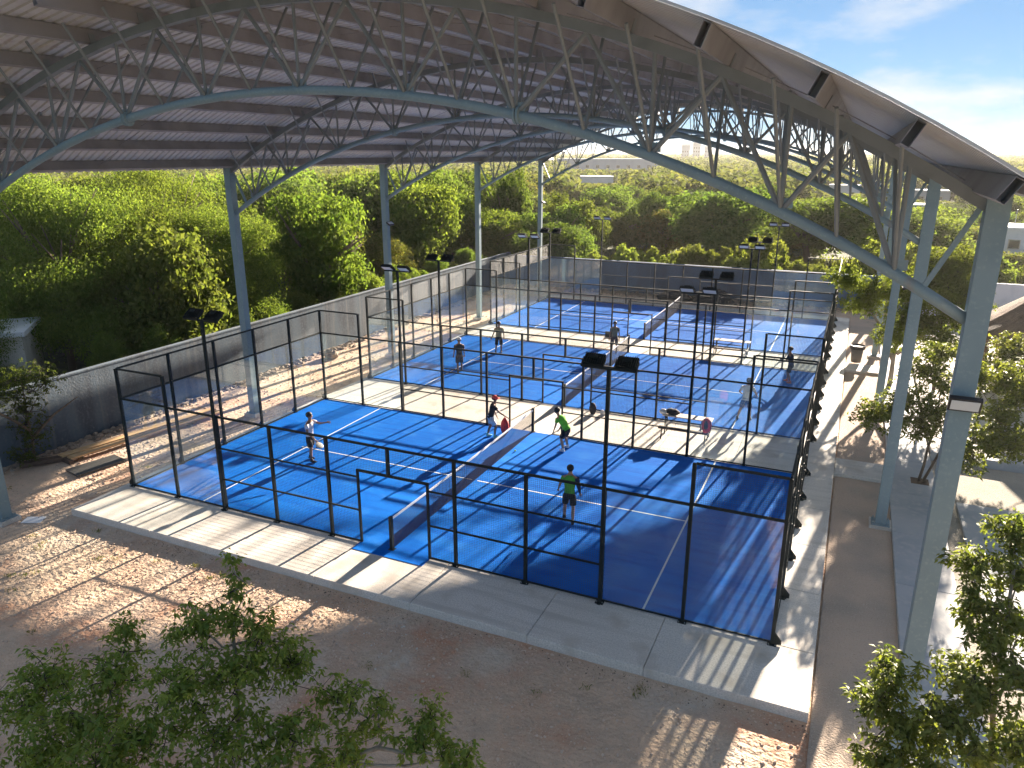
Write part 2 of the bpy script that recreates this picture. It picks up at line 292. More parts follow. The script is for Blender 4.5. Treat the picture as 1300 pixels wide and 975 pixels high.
for ci, cy in enumerate(CY):
    cage = empty('padel_cage', (0, cy, 0))
    tag(cage, ['black steel and glass cage round the nearest blue court', 'black steel and glass cage round the middle blue court', 'black steel and glass cage round the farthest blue court'][ci], 'court cage', 'padel court cages')
    for y, fy in ((0, -1), (10, 1)):
        for k in range(11):
            x = 2 * k; h_ = 4 if k in (0, 1, 9, 10) else 3
            if k == 5:
                m_ = MB(); m_.box(x - .04, y - .04, 2.23, x + .04, y + .04, 3); m_.build('post', M['post'], cage); continue
            p_ = inst('post', POST[h_], cage, (x, y, 0)); inst('base_plate', BASE, p_, (0, fy * .03, 0), (0, 0, 0 if fy > 0 else math.pi)); inst('anchor_bolt', BOLTS, p_, (0, fy * .03, 0))
            if k in (1, 2, 8, 9): inst('glass_clip', CLIPS, p_)
        for x in (9.0, 11.2): inst('post', POST[2.2], cage, (x, y, 0), sc=(.75, .75, 1))
        rail(cage, (8.97, y, 2.2), (11.23, y, 2.2), .06)
        rail(cage, (2.04, y, 3), (17.96, y, 3), .055)
        for x0, x1 in ((.04, 1.96), (18.04, 19.96)): rail(cage, (x0, y, 4), (x1, y, 4), .05); rail(cage, (x0, y, 3.02), (x1, y, 3.02), .055)
        for z in (1, 2): rail(cage, (4.04, y, z), (8.97, y, z), .04); rail(cage, (11.23, y, z), (15.96, y, z), .04)
        rail(cage, (.04, y, .045), (8.97, y, .045), .035); rail(cage, (11.23, y, .045), (19.96, y, .045), .035)
        for k in (0, 1, 8, 9): inst('glass_pane', PANE, cage, (2 * k, y, .03), sc=(1, 1, .985))
        for k in (2, 3, 6, 7):
            for z in (0, 1, 2):
                if k == 3 or True: tag(inst('mesh_panel', W_[(2, 1)], cage, (2 * k, y + .02, z)), kind='stuff')
        tag(inst('mesh_panel', W_[(1, 2.2)], cage, (8, y + .02, 0)), kind='stuff')
        tag(inst('mesh_panel', W_[(.8, 2.2)], cage, (11.2, y + .02, 0)), kind='stuff')
        for x in (8, 10): tag(inst('mesh_panel', W_[(2, .8)], cage, (x, y + .02, 2.2)), kind='stuff')
        for k in (0, 9): tag(inst('mesh_panel', W_[(2, 1)], cage, (2 * k, y, 3)), kind='stuff')
    for x, fx in ((0, -1), (20, 1)):
        for k in range(6):
            if k in (0, 5):
                inst('gusset', GUSSET, cage, (x + fx * .04, 10 * (k > 0), 0), (0, 0, 0 if fx > 0 else math.pi)); continue
            p_ = inst('post', POST[4], cage, (x, 2 * k, 0)); inst('base_plate', BASE, p_, (fx * .03, 0, 0), (0, 0, R_(90))); inst('glass_clip', CLIPS, p_, rot=(0, 0, R_(90)))
            inst('gusset', GUSSET, p_, (fx * .04, 0, 0), (0, 0, 0 if fx > 0 else math.pi))
        rail(cage, (x, .04, 4), (x, 9.96, 4)); rail(cage, (x, .04, 3.02), (x, 9.96, 3.02), .055); rail(cage, (x, .04, .045), (x, 9.96, .045), .035)
        for k in range(5):
            inst('glass_pane', PANE, cage, (x, 2 * k, .03), (0, 0, R_(90)), (1, 1, .985))
            tag(inst('mesh_panel', W_[(2, 1)], cage, (x, 2 * k, 3), (0, 0, R_(90))), kind='stuff')
    # net
    net = empty('padel_net', (10, cy, 0))
    tag(net, ['white taped net across the nearest court', 'white taped net across the middle court', 'white taped net across the farthest court'][ci], 'net', 'padel nets')
    for y in (0, 9.99):
        m_ = MB(); m_.box(-.045, y - .045, .0, .045, y + .045, 1.0); m_.box(-.09, y - .08, .0, .09, y + .08, .02); m_.build('net_post', M['post'], net)
    m_ = MB(); zt = lambda y: .92 - .05 * (1 - ((y - 5) / 5) ** 2)
    ys = np.linspace(.05, 9.94, 13)
    for ya, yb in zip(ys[:-1], ys[1:]): m_.bar((0, ya, zt(ya)), (0, yb, zt(yb)), .02, .065)
    m_.build('net_tape', M['tape'], net)
    m_ = MB(); t = .0028
    for y in np.arange(.07, 9.93, .042): m_.box(-t, y - t, .02, t, y + t, zt(y) - .03)
    for z in np.arange(.03, .86, .042): m_.box(-t, .06, z - t, t, 9.93, z + t)
    tag(m_.build('net_mesh', M['net'], net), kind='stuff')

# floodlight poles: 2 per long side
def head_mesh():
    b = MB()
    b.box(-.23, -.04, -.16, .23, .04, .16, 0); b.box(-.205, .04, -.135, .205, .046, .135, 1)
    for i in range(9): x = -.2 + .05 * i; b.box(x - .006, -.09, -.14, x + .006, -.04, .14, 0)
    b.box(-.1, -.12, -.05, .1, -.0905, .05, 0)
    b.box(-.26, -.03, -.2, -.245, .03, .05, 0); b.box(.245, -.03, -.2, .26, .03, .05, 0); b.box(-.26, -.03, -.215, .26, .03, -.2, 0)
    return b.mesh('lamp_head', [M['post'], M['lens']])
HEAD = head_mesh()
names = {(0, 0): 'nearest court', (1, 0): 'middle court', (2, 0): 'farthest court'}
for ci, cy in enumerate(CY):
    for y, f_ in ((0, 1), (10, -1)):
        for x in (4, 16):
            p_ = empty('floodlight_pole', (x, cy + y - f_ * .075, 0))
            tag(p_, 'tall black floodlight pole at the %s side of the %s, %s of its net' % ('near' if f_ > 0 else 'far', names[(ci, 0)], 'left' if x == 4 else 'right'), 'floodlight', 'floodlight poles along the courts')
            m_ = MB(); m_.box(-.04, -.035, .02, .04, .035, 5.9); m_.build('pole', M['post'], p_)
            m_ = MB(); m_.bar((-.6, 0, 5.92), (.6, 0, 5.92), .05, .05); m_.build('crossbar', M['post'], p_)
            for hx in (-.38, .38):
                inst('lamp_head', HEAD, p_, (hx, f_ * .12, 6.06), (R_(-58) if f_ > 0 else R_(-58), 0, 0 if f_ > 0 else math.pi))
            inst('base_plate', BASE, p_, (0, 0, .0), sc=(1, 1, 1.1))

# ------------------------------------------------------------------ canopy roof
XC = 10.25; RR = 22.5
def arcz(x, a): return a - (RR - math.sqrt(RR * RR - (x - XC) ** 2))
XL, XR = -1.8, 22.3
can = empty('arched_roof_canopy', (0, 0, 0)); tag(can, 'huge arched metal roof on teal grey columns and tube trusses over the courts', 'canopy roof')
YF = [-3.1, 7.5, 18.1, 28.7, 39.3]; Y0, Y1 = -5.35, 41.2
# corrugated sheets, ribs along the arc; one mesh per metre of length, shared
def sheet_mesh(wd):
    b = MB(); prof = []; pitch = wd / 4
    for i in range(4):
        o = i * pitch
        prof += [(o, 0), (o + pitch * .55, 0), (o + pitch * .65, .035), (o + pitch * .9, .035)]
    prof += [(wd, 0)]; th = [(-1 + 2 * i / 46) * R_(33.6) for i in range(47)]
    for k, off in enumerate((0, .004)):
        vs = []; n = len(prof)
        for t in th:
            for (y, h_) in prof: r = RR + h_ + off; vs.append((XC + r * math.sin(t), y, 13.62 - RR + r * math.cos(t)))
        fs = [(i * n + j, i * n + j + 1, (i + 1) * n + j + 1, (i + 1) * n + j) for i in range(len(th) - 1) for j in range(n - 1)]
        if k == 0: fs = [f[::-1] for f in fs]
        b.add(vs, fs)
    return b.mesh('roof_sheet', M['sheet'])
NS = 46; SW = (Y1 - Y0) / NS; SM = sheet_mesh(SW)
for i in range(NS): inst('roof_sheet', SM, can, (0, Y0 + SW * i, 0))
angs = [1.9, 5.7, 9.5, 13.5, 17.7, 21.9, 25.8, 28.9, 32.0]
angs = [-a for a in reversed(angs)] + angs
for a in angs:
    t = R_(a); d = Vector((math.sin(t), 0, math.cos(t))); c = Vector((XC, 0, 13.62 - RR)); p = c + d * (RR - .165)
    m_ = MB(); tn = Vector((math.cos(t), 0, -math.sin(t)))
    # hollow box section, open at the ends
    A_, B_ = Vector((0, Y0 + .02, 0)), Vector((0, Y1 - .02, 0))
    for s_ in (1, -1):
        q = p + tn * (.052 * s_); m_.bar(q + A_, q + B_, .006, .30, up=d)
        q = p + d * (s_ * .147); m_.bar(q + A_, q + B_, .098, .006, up=d)
    for yy in (.35, Y1 - Y0 - .35): q = p + Vector((0, Y0 + yy, 0)); m_.bar(q, q + Vector((0, .004, 0)), .097, .287, up=d)
    m_.build('purlin', M['purlin'], can)
for yb in np.arange(Y0 + 3.5, Y1, 3.53):
    m_ = MB(); pl = []
    for a0, a1 in zip(angs[:-1], angs[1:]):
        q0 = Vector((XC + (RR - .2) * math.sin(R_(a0)), yb, 13.62 - RR + (RR - .2) * math.cos(R_(a0))))
        q1 = Vector((XC + (RR - .2) * math.sin(R_(a1)), yb + .25, 13.62 - RR + (RR - .2) * math.cos(R_(a1)))); m_.tube([q0, q1], .009, 5)
    tag(m_.build('sag_rod', M['purlin'], can), kind='stuff')
# barge flashing along both gable lips
for y in (Y0, Y1):
    m_ = MB(); th = np.linspace(R_(-33.6), R_(33.6), 47)
    for ta, tb in zip(th[:-1], th[1:]):
        pa = Vector((XC + (RR + .03) * math.sin(ta), y, 13.62 - RR + (RR + .03) * math.cos(ta))); pb = Vector((XC + (RR + .03) * math.sin(tb), y, 13.62 - RR + (RR + .03) * math.cos(tb)))
        m_.bar(pa, pb, .02, .035)
    m_.build('barge_flashing', M['sheet'], can)
# trusses
def build_truss(y):
    tr = MB()
    xsn = np.linspace(XL + .12, XR - .12, 41)
    root = empty('truss', (0, y, 0)); root.parent = can
    m_ = MB(); m_.tube([(x, 0, arcz(x, 11.60) - .02 * 0) for x in xsn], .085, 12); m_.build('bottom_chord', M['steel'], root, True)
    m_ = MB()
    for xa, xb in zip(xsn[:-1], xsn[1:]): m_.bar((xa, 0, arcz(xa, 13.19)), (xb, 0, arcz(xb, 13.19)), .16, .16)
    m_.build('top_chord', M['steel_d'], root)
    nodes = []
    NX = {-10: -.65, -9: .2, -8: 1.1, -7: 2.3, -6: 3.46, -5: 4.61, -4: 5.8, -3: 7.0, -2: 8.19, -1: 9.4, 0: 10.57, 1: 11.75, 2: 12.93, 3: 14.0, 4: 15.1, 5: 16.33, 6: 17.44, 7: 18.47, 8: 19.5, 9: 20.33, 10: 21.16}
    for k, x in NX.items():
        nodes.append((k, x))
    nd = dict(nodes)
    for k, x in nodes:
        zb = arcz(x, 11.60)
        def mem(x2, y2, z2, r=.034, nm='web_member'):
            q = MB(); q.tube([(x, 0, zb), (x2, y2, z2)], r, 6); q.build(nm, M['steel_d'], root)
        dx = -(x - XC) / 30
        for s_ in (-1, 1): mem(x + dx * .5, s_ * 1.22, arcz(x + dx * .5, 13.32), .030, 'knee_brace')
        if k % 2 == 0:
            q = MB(); q.box(x - .17, -.006, zb + .05, x + .17, .006, zb + .20); q.build('gusset_plate', M['steel'], root)
            mem(x, 0, arcz(x, 13.12), .036)
            for kk in (k - 1, k + 1):
                if kk in nd: mem(nd[kk], 0, arcz(nd[kk], 13.12), .042)
            if k in (-4, 4):
                q = MB(); q.tube([(x - .02, 0, zb), (x + .02, 0, zb)], .15, 12); q.tube([(x + .04, 0, zb - (.0)), (x + .08, 0, zb)], .15, 12); q.build('splice_flange', M['steel'], root)
    for a in angs:
        t = R_(a); d = Vector((math.sin(t), 0, math.cos(t))); tn = Vector((math.cos(t), 0, -math.sin(t))); c = Vector((XC, 0, 13.62 - RR))
        q = MB(); p = c + d * (RR - .24) + tn * .062; q.bar(p - d * .16, p + d * .12, .008, .14, up=(0, 1, 0)); q.build('cleat', M['steel_d'], root)
    for s_, xe in ((-1, XL), (1, XR)):
        q = MB(); q.bar((xe - s_ * .75, 0, arcz(XR - .75, 11.6)), (xe - s_ * .14, 0, 9.86), .07, .07); q.build('web_member', M['steel'], root)
    return root
truss0 = build_truss(YF[0])
pool = {}
for c in bpy.data.objects:
    if c.parent: pool.setdefault(c.parent.name, []).append(c)
for y in YF[1:]:
    c = truss0.copy(); COL.objects.link(c); c.parent = can; c.location.y = y
    for ch in pool[truss0.name]: d_ = ch.copy(); COL.objects.link(d_); d_.parent = c
# columns: I section with wide flange faces, seen as smooth boxes
m_ = MB(); s = .145
m_.box(-s, -s, ZG, s, s, 10.0); COLM = m_.mesh('column', M['steel'])
m_ = MB(); m_.box(-.3, -.3, ZG, .3, .3, ZG + .14, 1); m_.box(-.25, -.25, ZG + .14, .25, .25, ZG + .165, 0)
for dx in (-.2, .2):
    for dy in (-.2, .2): m_.tube([(dx, dy, ZG + .16), (dx, dy, ZG + .24)], .018, 6)
m_.bar((-.26, 0, ZG + .165), (.26, 0, ZG + .165), .012, .001)
CBM = m_.mesh('base_plate', [M['steel'], M['conc']])
m_ = MB(); m_.box(-.2, -.2, 9.98, .2, .2, 10.02); CAPM = m_.mesh('cap_plate', M['steel'])
for x in (XL, XR):
    for y in YF:
        c = inst('column', COLM, can, (x, y, 0)); inst('base_plate', CBM, c); inst('cap_plate', CAPM, c)
for x in (XL, XR):
    m_ = MB(); m_.bar((x, Y0 + .05, 10.12), (x, Y1 - .05, 10.12), .14, .2); m_.build('eave_beam', M['purlin'], can)
# floodlights on columns
def col_light(loc, rz, lbl, tilt=-35, sc=1.0):
    e = empty('column_floodlight', loc, rz); tag(e, lbl, 'floodlight', 'floodlights bolted to the columns')
    b = MB(); b.box(-.22, -.04, -.12, .22, .04, .12, 0); b.box(-.19, -.047, -.09, .19, -.04, .09, 1)
    o = b.build('lamp_head', [M['blackp'], M['lens']], e); o.rotation_euler = (R_(tilt), 0, 0); o.location = (0, -.12, 0)
    b = MB(); b.box(-.03, -.11, -.03, .03, .0, .03); b.build('bracket', M['blackp'], e)
    e.scale = (sc,) * 3
col_light((22.32, -3.1 - .147, 7.0), 0, 'floodlight with grey lens on the front of the near right column', 25, .95)
col_light((XR - .147, 7.5, 7.0), R_(-90), 'slim floodlight on the second right column', -65, 1)
col_light((XL + .147, 18.1, 6.95), R_(90), 'small floodlight on the third left column', -55, 1)
col_light((XL + .147, 39.3, 6.85), R_(90), 'small floodlight on the farthest left column', -55, 1)

# ------------------------------------------------------------------ boundary walls
def wall(name, pts, h_, th, m, lbl, z0=ZG - .1):
    e = empty(name, (pts[0][0], pts[0][1], 0)); tag(e, lbl, 'wall')
    for i in range(len(pts) - 1):
        a = Vector((*pts[i], 0)) - e.location; b_ = Vector((*pts[i + 1], 0)) - e.location
        L = (b_ - a).length; n = max(1, int(round(L / 6))); d = (b_ - a) / L
        for k in range(n):
            p0 = a + d * (L * k / n + .004); p1 = a + d * (L * (k + 1) / n - .004)
            q = MB(); q.bar(p0 + Vector((0, 0, (z0 + h_) / 2)), p1 + Vector((0, 0, (z0 + h_) / 2)), th, h_ - z0); q.build('wall_panel', M[m], e)
        q = MB(); q.bar(a + Vector((0, 0, h_ + .03)), b_ + Vector((0, 0, h_ + .03)), th + .05, .06); q.build('coping', M[m], e)
wall('boundary_wall', [(-6.02, -14), (-6.02, 42.8)], 2.38, .2, 'wall', 'long grey rendered boundary wall on the left of the courts')
wall('boundary_wall', [(-5.92, 42.7), (24.5, 42.7)], 2.2, .2, 'wall_blue', 'blue grey boundary wall behind the farthest court')
wall('boundary_wall', [(24.5, 42.7), (60, 42.7)], 2.2, .2, 'white', 'white painted boundary wall on the far right')
# ------------------------------------------------------------------ right side paths and terrace
pa = empty('footpath'); tag(pa, 'worn grey blue concrete footpath right of the canopy columns', kind='structure')
for k in range(17): slab(22.6, -11 + 3 * k, 24.02, -8 + 3 * k, -.05, -.3, pa, 'conc_path')
pa = empty('paved_pad'); tag(pa, 'pale grey concrete pad right of the footpath', kind='structure')
for k in range(3):
    for j in range(3): slab(24.5 + 3 * k, 1.0 + 3 * j, 27.5 + 3 * k, 4.0 + 3 * j, -.07, -.3, pa, 'conc_path', gap=.01)
slab(24.9, -6, 34, -2.5, -.07, -.3, pa, 'conc_path')
pa = empty('cross_path'); tag(pa, 'short concrete crossings from platform to footpath', kind='structure')
slab(20.9, 10.8, 22.6, 12.3, -.06, -.3, pa); slab(20.9, 24.9, 22.6, 26.4, -.06, -.3, pa)
pa = empty('terrace'); tag(pa, 'raised pale terrace with kerb by the thatched hut', kind='structure')
for k in range(6):
    for j in range(8): slab(24.05 + 3 * k, 14 + 3 * j, 27.05 + 3 * k, 17 + 3 * j, .1, -.3, pa, 'conc')
q = MB(); q.box(24.02, 13.72, -.3, 42, 13.97, .16); q.build('kerb', M['conc_path'], pa)

# ------------------------------------------------------------------ foliage
def leaves_mesh(name, P, Nn, size, m, aspect=.5, tint=None, fold=.25, dirs=None, droop=None, seed=0, bend=False):
    """diamond leaves: one quad each (folded along the midrib)"""
    rs = np.random.RandomState(seed); n = len(P)
    if dirs is None:
        dirs = rs.normal(size=(n, 3))
    Nn = Nn / (np.linalg.norm(Nn, axis=1, keepdims=True) + 1e-9)
    dirs = dirs - (dirs * Nn).sum(1, keepdims=True) * Nn; dirs /= np.linalg.norm(dirs, axis=1, keepdims=True) + 1e-9
    side = np.cross(Nn, dirs); sz = (size * rs.uniform(.65, 1.35, n))[:, None] if np.isscalar(size) else size[:, None]
    a = P - dirs * sz * .5; b = P + side * sz * aspect * .5 - dirs * sz * .08 + Nn * sz * fold * .3; c = P + dirs * sz * .5 - Nn * sz * fold * .5; d = P - side * sz * aspect * .5 - dirs * sz * .08 + Nn * sz * fold * .3
    V = np.stack([a, b, c, d], 1).reshape(-1, 3)
    me = bpy.data.meshes.new(name); me.vertices.add(4 * n); me.vertices.foreach_set('co', V.ravel())
    me.loops.add(4 * n); me.polygons.add(n)
    me.loops.foreach_set('vertex_index', np.arange(4 * n, dtype=np.int32)); me.polygons.foreach_set('loop_start', np.arange(0, 4 * n, 4, dtype=np.int32))
    at = me.attributes.new('tint', 'FLOAT', 'FACE'); at.data.foreach_set('value', (tint if tint is not None else rs.uniform(0, 1, n)).astype(np.float32))
    me.materials.append(m); me.update(); me.validate(); return me
def crown_pts(lobes, n, rs, shell=.55):
    """lobes: (cx,cy,cz,rx,ry,rz); leaf points clumped near the lobe surfaces"""
    L = np.array(lobes, float); vol = (L[:, 3] * L[:, 4] * L[:, 5]) ** (2 / 3); idx = rs.choice(len(L), n, p=vol / vol.sum())
    d = rs.normal(size=(n, 3)); d /= np.linalg.norm(d, axis=1, keepdims=True)
    r = shell + (1 - shell) * rs.uniform(0, 1, n) ** .7
    l = L[idx]; P = l[:, :3] + d * r[:, None] * l[:, 3:6]; return P, d, idx
def far_crown(seed, nl, nclump, per, leaf, m, flat=1.0, name='crown', lr=(.28, .44), low=.26):
    """crown in a unit frame: radius ~1, height 0..1 (bottom .25)"""
    rs = np.random.RandomState(seed); lobes = []
    for i in range(nl):
        a = rs.uniform(0, 2 * math.pi); q = rs.uniform(0, .62); z = rs.uniform(low, .82) - .12 * q; rl = rs.uniform(*lr)
        lobes.append((q * math.cos(a), q * math.sin(a), z, rl, rl * rs.uniform(.8, 1.2), rl * .45 * flat))
    C_, d, idx = crown_pts(lobes, nclump, rs, .75); tc_ = rs.uniform(0, 1, nclump)
    P = np.repeat(C_, per, 0) + rs.normal(size=(nclump * per, 3)) * np.array([.06, .06, .025])
    Nn = np.repeat(d, per, 0) * .6 + rs.normal(size=(nclump * per, 3)) * .6 + np.array([0, 0, .45])
    ti = np.clip(np.repeat(tc_, per) * .7 + rs.uniform(0, .3, nclump * per), 0, 1)
    P[:, 2] *= 1.5; me = leaves_mesh(name, P, Nn, leaf, m, .6, ti, seed=seed)
    co = np.empty(len(me.vertices) * 3); me.vertices.foreach_get('co', co); co[2::3] /= 1.5; me.vertices.foreach_set('co', co); me.update(); return me
def trunk_mesh(seed, m, limbs=6, r0=.05, top=.62):
    rs = random.Random(seed); b = MB(); mid = (rs.uniform(-.06, .06), rs.uniform(-.06, .06), .28)
    b.tube([(0, 0, -.03), (mid[0] * .5, mid[1] * .4, .14), mid], [r0 * 1.3, r0, r0 * .8], 8)
    for i in range(limbs):
        a = 2 * math.pi * i / limbs + rs.uniform(-.4, .4); q = rs.uniform(.3, .75)
        e = (q * math.cos(a), q * math.sin(a), rs.uniform(.5, .72)); k = (mid[0] + e[0] * .45, mid[1] + e[1] * .45, .28 + (e[2] - .28) * .65)
        b.tube([mid, k, e], [r0 * .6, r0 * .35, r0 * .1], 6)
        for j in range(2):
            e2 = (e[0] * rs.uniform(.4, 1.1) + rs.uniform(-.15, .15), e[1] * rs.uniform(.4, 1.1) + rs.uniform(-.15, .15), e[2] + rs.uniform(.02, .12)); b.tube([k, e2], [r0 * .3, r0 * .07], 5)
    return b.mesh('trunk', m, True)
CR = {
 'b': [far_crown(20 + i, 20, 1300, 17, .058, M['leaf_b']) for i in range(4)],
 'c': [far_crown(40 + i, 18, 1200, 17, .056, M['leaf_c']) for i in range(2)],
 'a': [far_crown(60 + i, 24, 1300, 18, .05, M['leaf_a'], .8) for i in range(2)],
 'A': [far_crown(80 + i, 90, 4600, 26, .0165, M['leaf_a'], .5, lr=(.13, .26), low=.24) for i in range(2)],
 'B': [far_crown(90, 44, 3600, 20, .026, M['leaf_c'], .9, lr=(.18, .34), low=.15)],
 'y': [far_crown(95 + i, 7, 330, 15, .12, M['leaf_y'], 1.6) for i in range(2)]}
TK = [trunk_mesh(i, M['bark'], 6) for i in range(3)]
TKA = [trunk_mesh(10 + i, M['bark'], 9, .028) for i in range(2)]
def tree(x, y, r, h_, kind, lbl, cat='tree', group=None, name='tree', trunk=True, rz=None, z=ZG):
    e = empty(name, (x, y, z), rnd.uniform(0, 6.28) if rz is None else rz); tag(e, lbl, cat, group)
    c = inst('crown', rnd.choice(CR[kind]), e, sc=(r, r, h_ / .93))
    if trunk: inst('trunk', rnd.choice(TKA if kind == 'A' else TK), e, sc=(r, r, h_ / .93))
    return e
tree(-13.8, 8.0, 5.8, 10.6, 'A', 'big yellow green acacia beyond the left wall at the far left', rz=1)
tree(-15.0, 14.8, 6.4, 11.0, 'A', 'big yellow green acacia beyond the left wall under the roof edge', rz=2.4)
tree(-10.6, 15.0, 4.3, 8.6, 'A', 'yellow green acacia with thin leaning trunks just behind the left wall', rz=4)
tree(-12.2, 1.8, 3.4, 6.2, 'A', 'shaded green tree behind the left wall at the picture edge', rz=5)
tree(-13.2, 27.6, 4.2, 6.0, 'B', 'round dense bush with orange tipped leaves behind the left wall', rz=1)
tree(-11.9, 32.5, 3.4, 4.9, 'B', 'smaller round orange tipped bush behind the left wall beside the second column', rz=3)
tree(-24.5, 36.0, 6.2, 9.6, 'b', 'tall dark green tree behind the round orange tipped bush')
tree(-18.2, 39.0, 5.6, 9.7, 'b', 'tall dark tree left of the third left column')
tree(-12.3, 39.2, 4.4, 8.6, 'a', 'tall bright green tree right of the third left column')
tree(-19.0, 56.5, 6.5, 9.3, 'b', 'broad green tree reaching the roof edge beyond the fourth column')
tree(-9.8, 47.0, 3.6, 6.0, 'a', 'mid green tree behind the far left wall corner')
tree(8.5, 63.0, 6.0, 7.4, 'b', 'broad shaded tree behind the meadow above the farthest court')
tree(16.5, 66.0, 6.5, 7.0, 'b', 'wide dark tree behind the meadow left of the net lamps')
tree(25.5, 62.0, 6.0, 6.2, 'b', 'wide tree behind the meadow on the right')
placed = [(e.location.x, e.location.y, 4.0) for e in bpy.data.objects if e.get('category') == 'tree']
# clearings for the far buildings
BLD = [(-73, 286, 24), (-44, 183, 7), (17.4, 153, 5), (19, 113, 4), (32, 148, 6), (29, 112, 4), (36.5, 70, 4), (-13.4, 3.6, 3)]
HB = {0: 4.2, 1: 2.6, 2: 2.6, 3: 1.6, 4: 2.0, 5: 1.4, 6: 1.8}
def hlim(x, y, pad=3.0):
    D = math.hypot(x - 20.59, y + 15.37); h_ = 99
    for i, zb in HB.items():
        a, b_, q = BLD[i]; d = math.hypot(a - 20.59, b_ + 15.37)
        if D < d and abs(math.atan2(x - 20.59, y + 15.37) - math.atan2(a - 20.59, b_ + 15.37)) * D < q * .62 * D / d + pad: h_ = min(h_, 10.46 - (10.46 - zb) * D / d)
    return h_
fwd = Vector((-0.41263, 0.91090, 0)); rgt = Vector((0.9109, .41263, 0)); c0 = Vector((20.59, -15.37, 0))
cnt = 0; tries = 0
while cnt < 268 and tries < 60000:
    tries += 1
    t = rnd.uniform(22, 150) if rnd.random() < .75 else rnd.uniform(22, 190); s_ = rnd.uniform(-.78, .78) * t; p = c0 + fwd * t + rgt * s_
    x, y = p.x, p.y
    if x > -9 and y < 45: continue
    if x < -9 and y < -4: continue
    if -3 < x < 45 and y < 66 and not (x > 30 and y > 52): continue
    sp = 5.0 if t < 90 else 6.3 + (t - 90) * .02
    if any((x - a) ** 2 + (y - b_) ** 2 < ((sp + q) * .5) ** 2 for a, b_, q in placed): continue
    if any((x - a) ** 2 + (y - b_) ** 2 < q * q for a, b_, q in BLD): continue
    placed.append((x, y, sp)); cnt += 1
    left = x < -8 and t < 80
    h_ = rnd.uniform(6.5, 9.6) if left else rnd.uniform(4.2, 7.6)
    h_ = min(h_, hlim(x, y))
    if h_ < 1.2: continue
    k = rnd.choice('bbbabcc' if not left else 'bbaab')
    tree(x, y, sp * rnd.uniform(.66, .86), h_, k, {'b': 'mid green', 'a': 'yellow green', 'c': 'tan and green'}[k] + (' tree of the woodland left of the courts, beyond the grey wall' if left else ' tree of the woodland beyond the far wall and meadow' if t < 110 else ' tree of the distant woodland near the far houses'), 'tree', {'b': 'mid green', 'a': 'yellow green', 'c': 'tan green'}[k] + (' woodland trees on the left' if left else ' woodland trees behind the courts' if t < 110 else ' distant woodland trees'))
for i in range(34):
    tree(-7.6 - rnd.uniform(0, 1.5), 6 + i * 1.07 + rnd.uniform(-.3, .3), rnd.uniform(.9, 1.5), rnd.uniform(2.2, 3.6), rnd.choice('bay'), 'low leafy shrub growing close behind the left boundary wall', 'shrub', 'shrubs behind the left wall', name='shrub', trunk=False)
# bright shrubs along the far wall
k = 0
for i in range(60):
    x = -2.5 + i * .62 + rnd.uniform(-.2, .2); y = 44.2 + rnd.uniform(0, 4.5) + (1.2 if i % 3 == 0 else 0)
    if rnd.random() < .3 and x < 6: continue
    r = rnd.uniform(.9, 1.6); tree(x, y, r, rnd.uniform(1.9, 3.1) if x > 5 else rnd.uniform(1.2, 2.4), 'y', 'bright yellow green shrub growing along the back of the far wall', 'shrub', 'shrubs behind the far wall', name='shrub', trunk=False)
for (x, y, r, h_, lb) in ((3.4, 45.6, 1.3, 3.4, 'leftmost tall shrub behind the far wall'), (9.3, 46, 1.6, 3.6, 'second tall shrub from the left behind the far wall'), (13.8, 47.5, 2.0, 4.4, 'tall shrub behind the far wall beside the far right lamp poles'), (25.5, 46.5, 2.2, 4.6, 'tallest shrub behind the far wall right of the canopy columns'), (29.5, 47, 2.2, 4.2, 'rightmost tall shrub behind the white wall'), (22, 48, 2, 4, 'tall shrub behind the far wall right of the farthest court corner')):
    tree(x, y, r, h_, 'y', lb, 'shrub', 'tall shrubs behind the far wall', name='shrub', trunk=False)
# meadow grass tufts
rs = np.random.RandomState(5); n = 16000
P = np.stack([rs.uniform(-3, 45, n), rs.uniform(43.2, 70, n), np.full(n, ZG)], 1); hgt = rs.uniform(.25, .75, n)
P[:, 2] += hgt * .4; Nn = rs.normal(size=(n, 3)) * np.array([1, 1, .15]); D_ = np.stack([rs.normal(size=n) * .25, rs.normal(size=n) * .25, np.ones(n)], 1)
o = link(bpy.data.objects.new('meadow_grass', leaves_mesh('meadow_grass', P, Nn, hgt, M['leaf_y'], .22, dirs=D_))); tag(o, 'tall rough grass behind the far wall', 'grass', kind='stuff')
# distant forest, one mass of leaf clumps
rs = np.random.RandomState(9); n = 21000
t = 120 + 1500 * rs.uniform(0, 1, n) ** 1.8; s_ = rs.uniform(-.85, .85, n) * t
X = c0.x + fwd.x * t + rgt.x * s_; Y = c0.y + fwd.y * t + rgt.y * s_
ok = np.ones(n, bool)
for a, b_, q in BLD[:6]: ok &= (X - a) ** 2 + (Y - b_) ** 2 > (q * 1.0) ** 2
LIM = np.array([hlim(x, y, 2.2 + .006 * tt) for x, y, tt in zip(X, Y, t)]); ok &= LIM > 2.2
X, Y, t, LIM = X[ok], Y[ok], t[ok], LIM[ok]; n = len(X)
H = np.random.RandomState(3).uniform(3.4, 7.0, n) * np.clip(1 - (t - 300) / 6000, .7, 1); rad = 2.2 + t * .006; H = np.minimum(H, LIM + 1.2 - .55 * rad)
per = 22; C_ = np.repeat(np.stack([X, Y, H], 1), per, 0); d = rs.normal(size=(n * per, 3)); d[:, 2] = np.abs(d[:, 2]) - .25; d /= np.linalg.norm(d, axis=1, keepdims=True)
rr = np.repeat(rad, per)[:, None]
P = C_ + d * rr * np.array([1, 1, .55]) * rs.uniform(.7, 1.05, (n * per, 1)) - np.array([0, 0, 1.2])
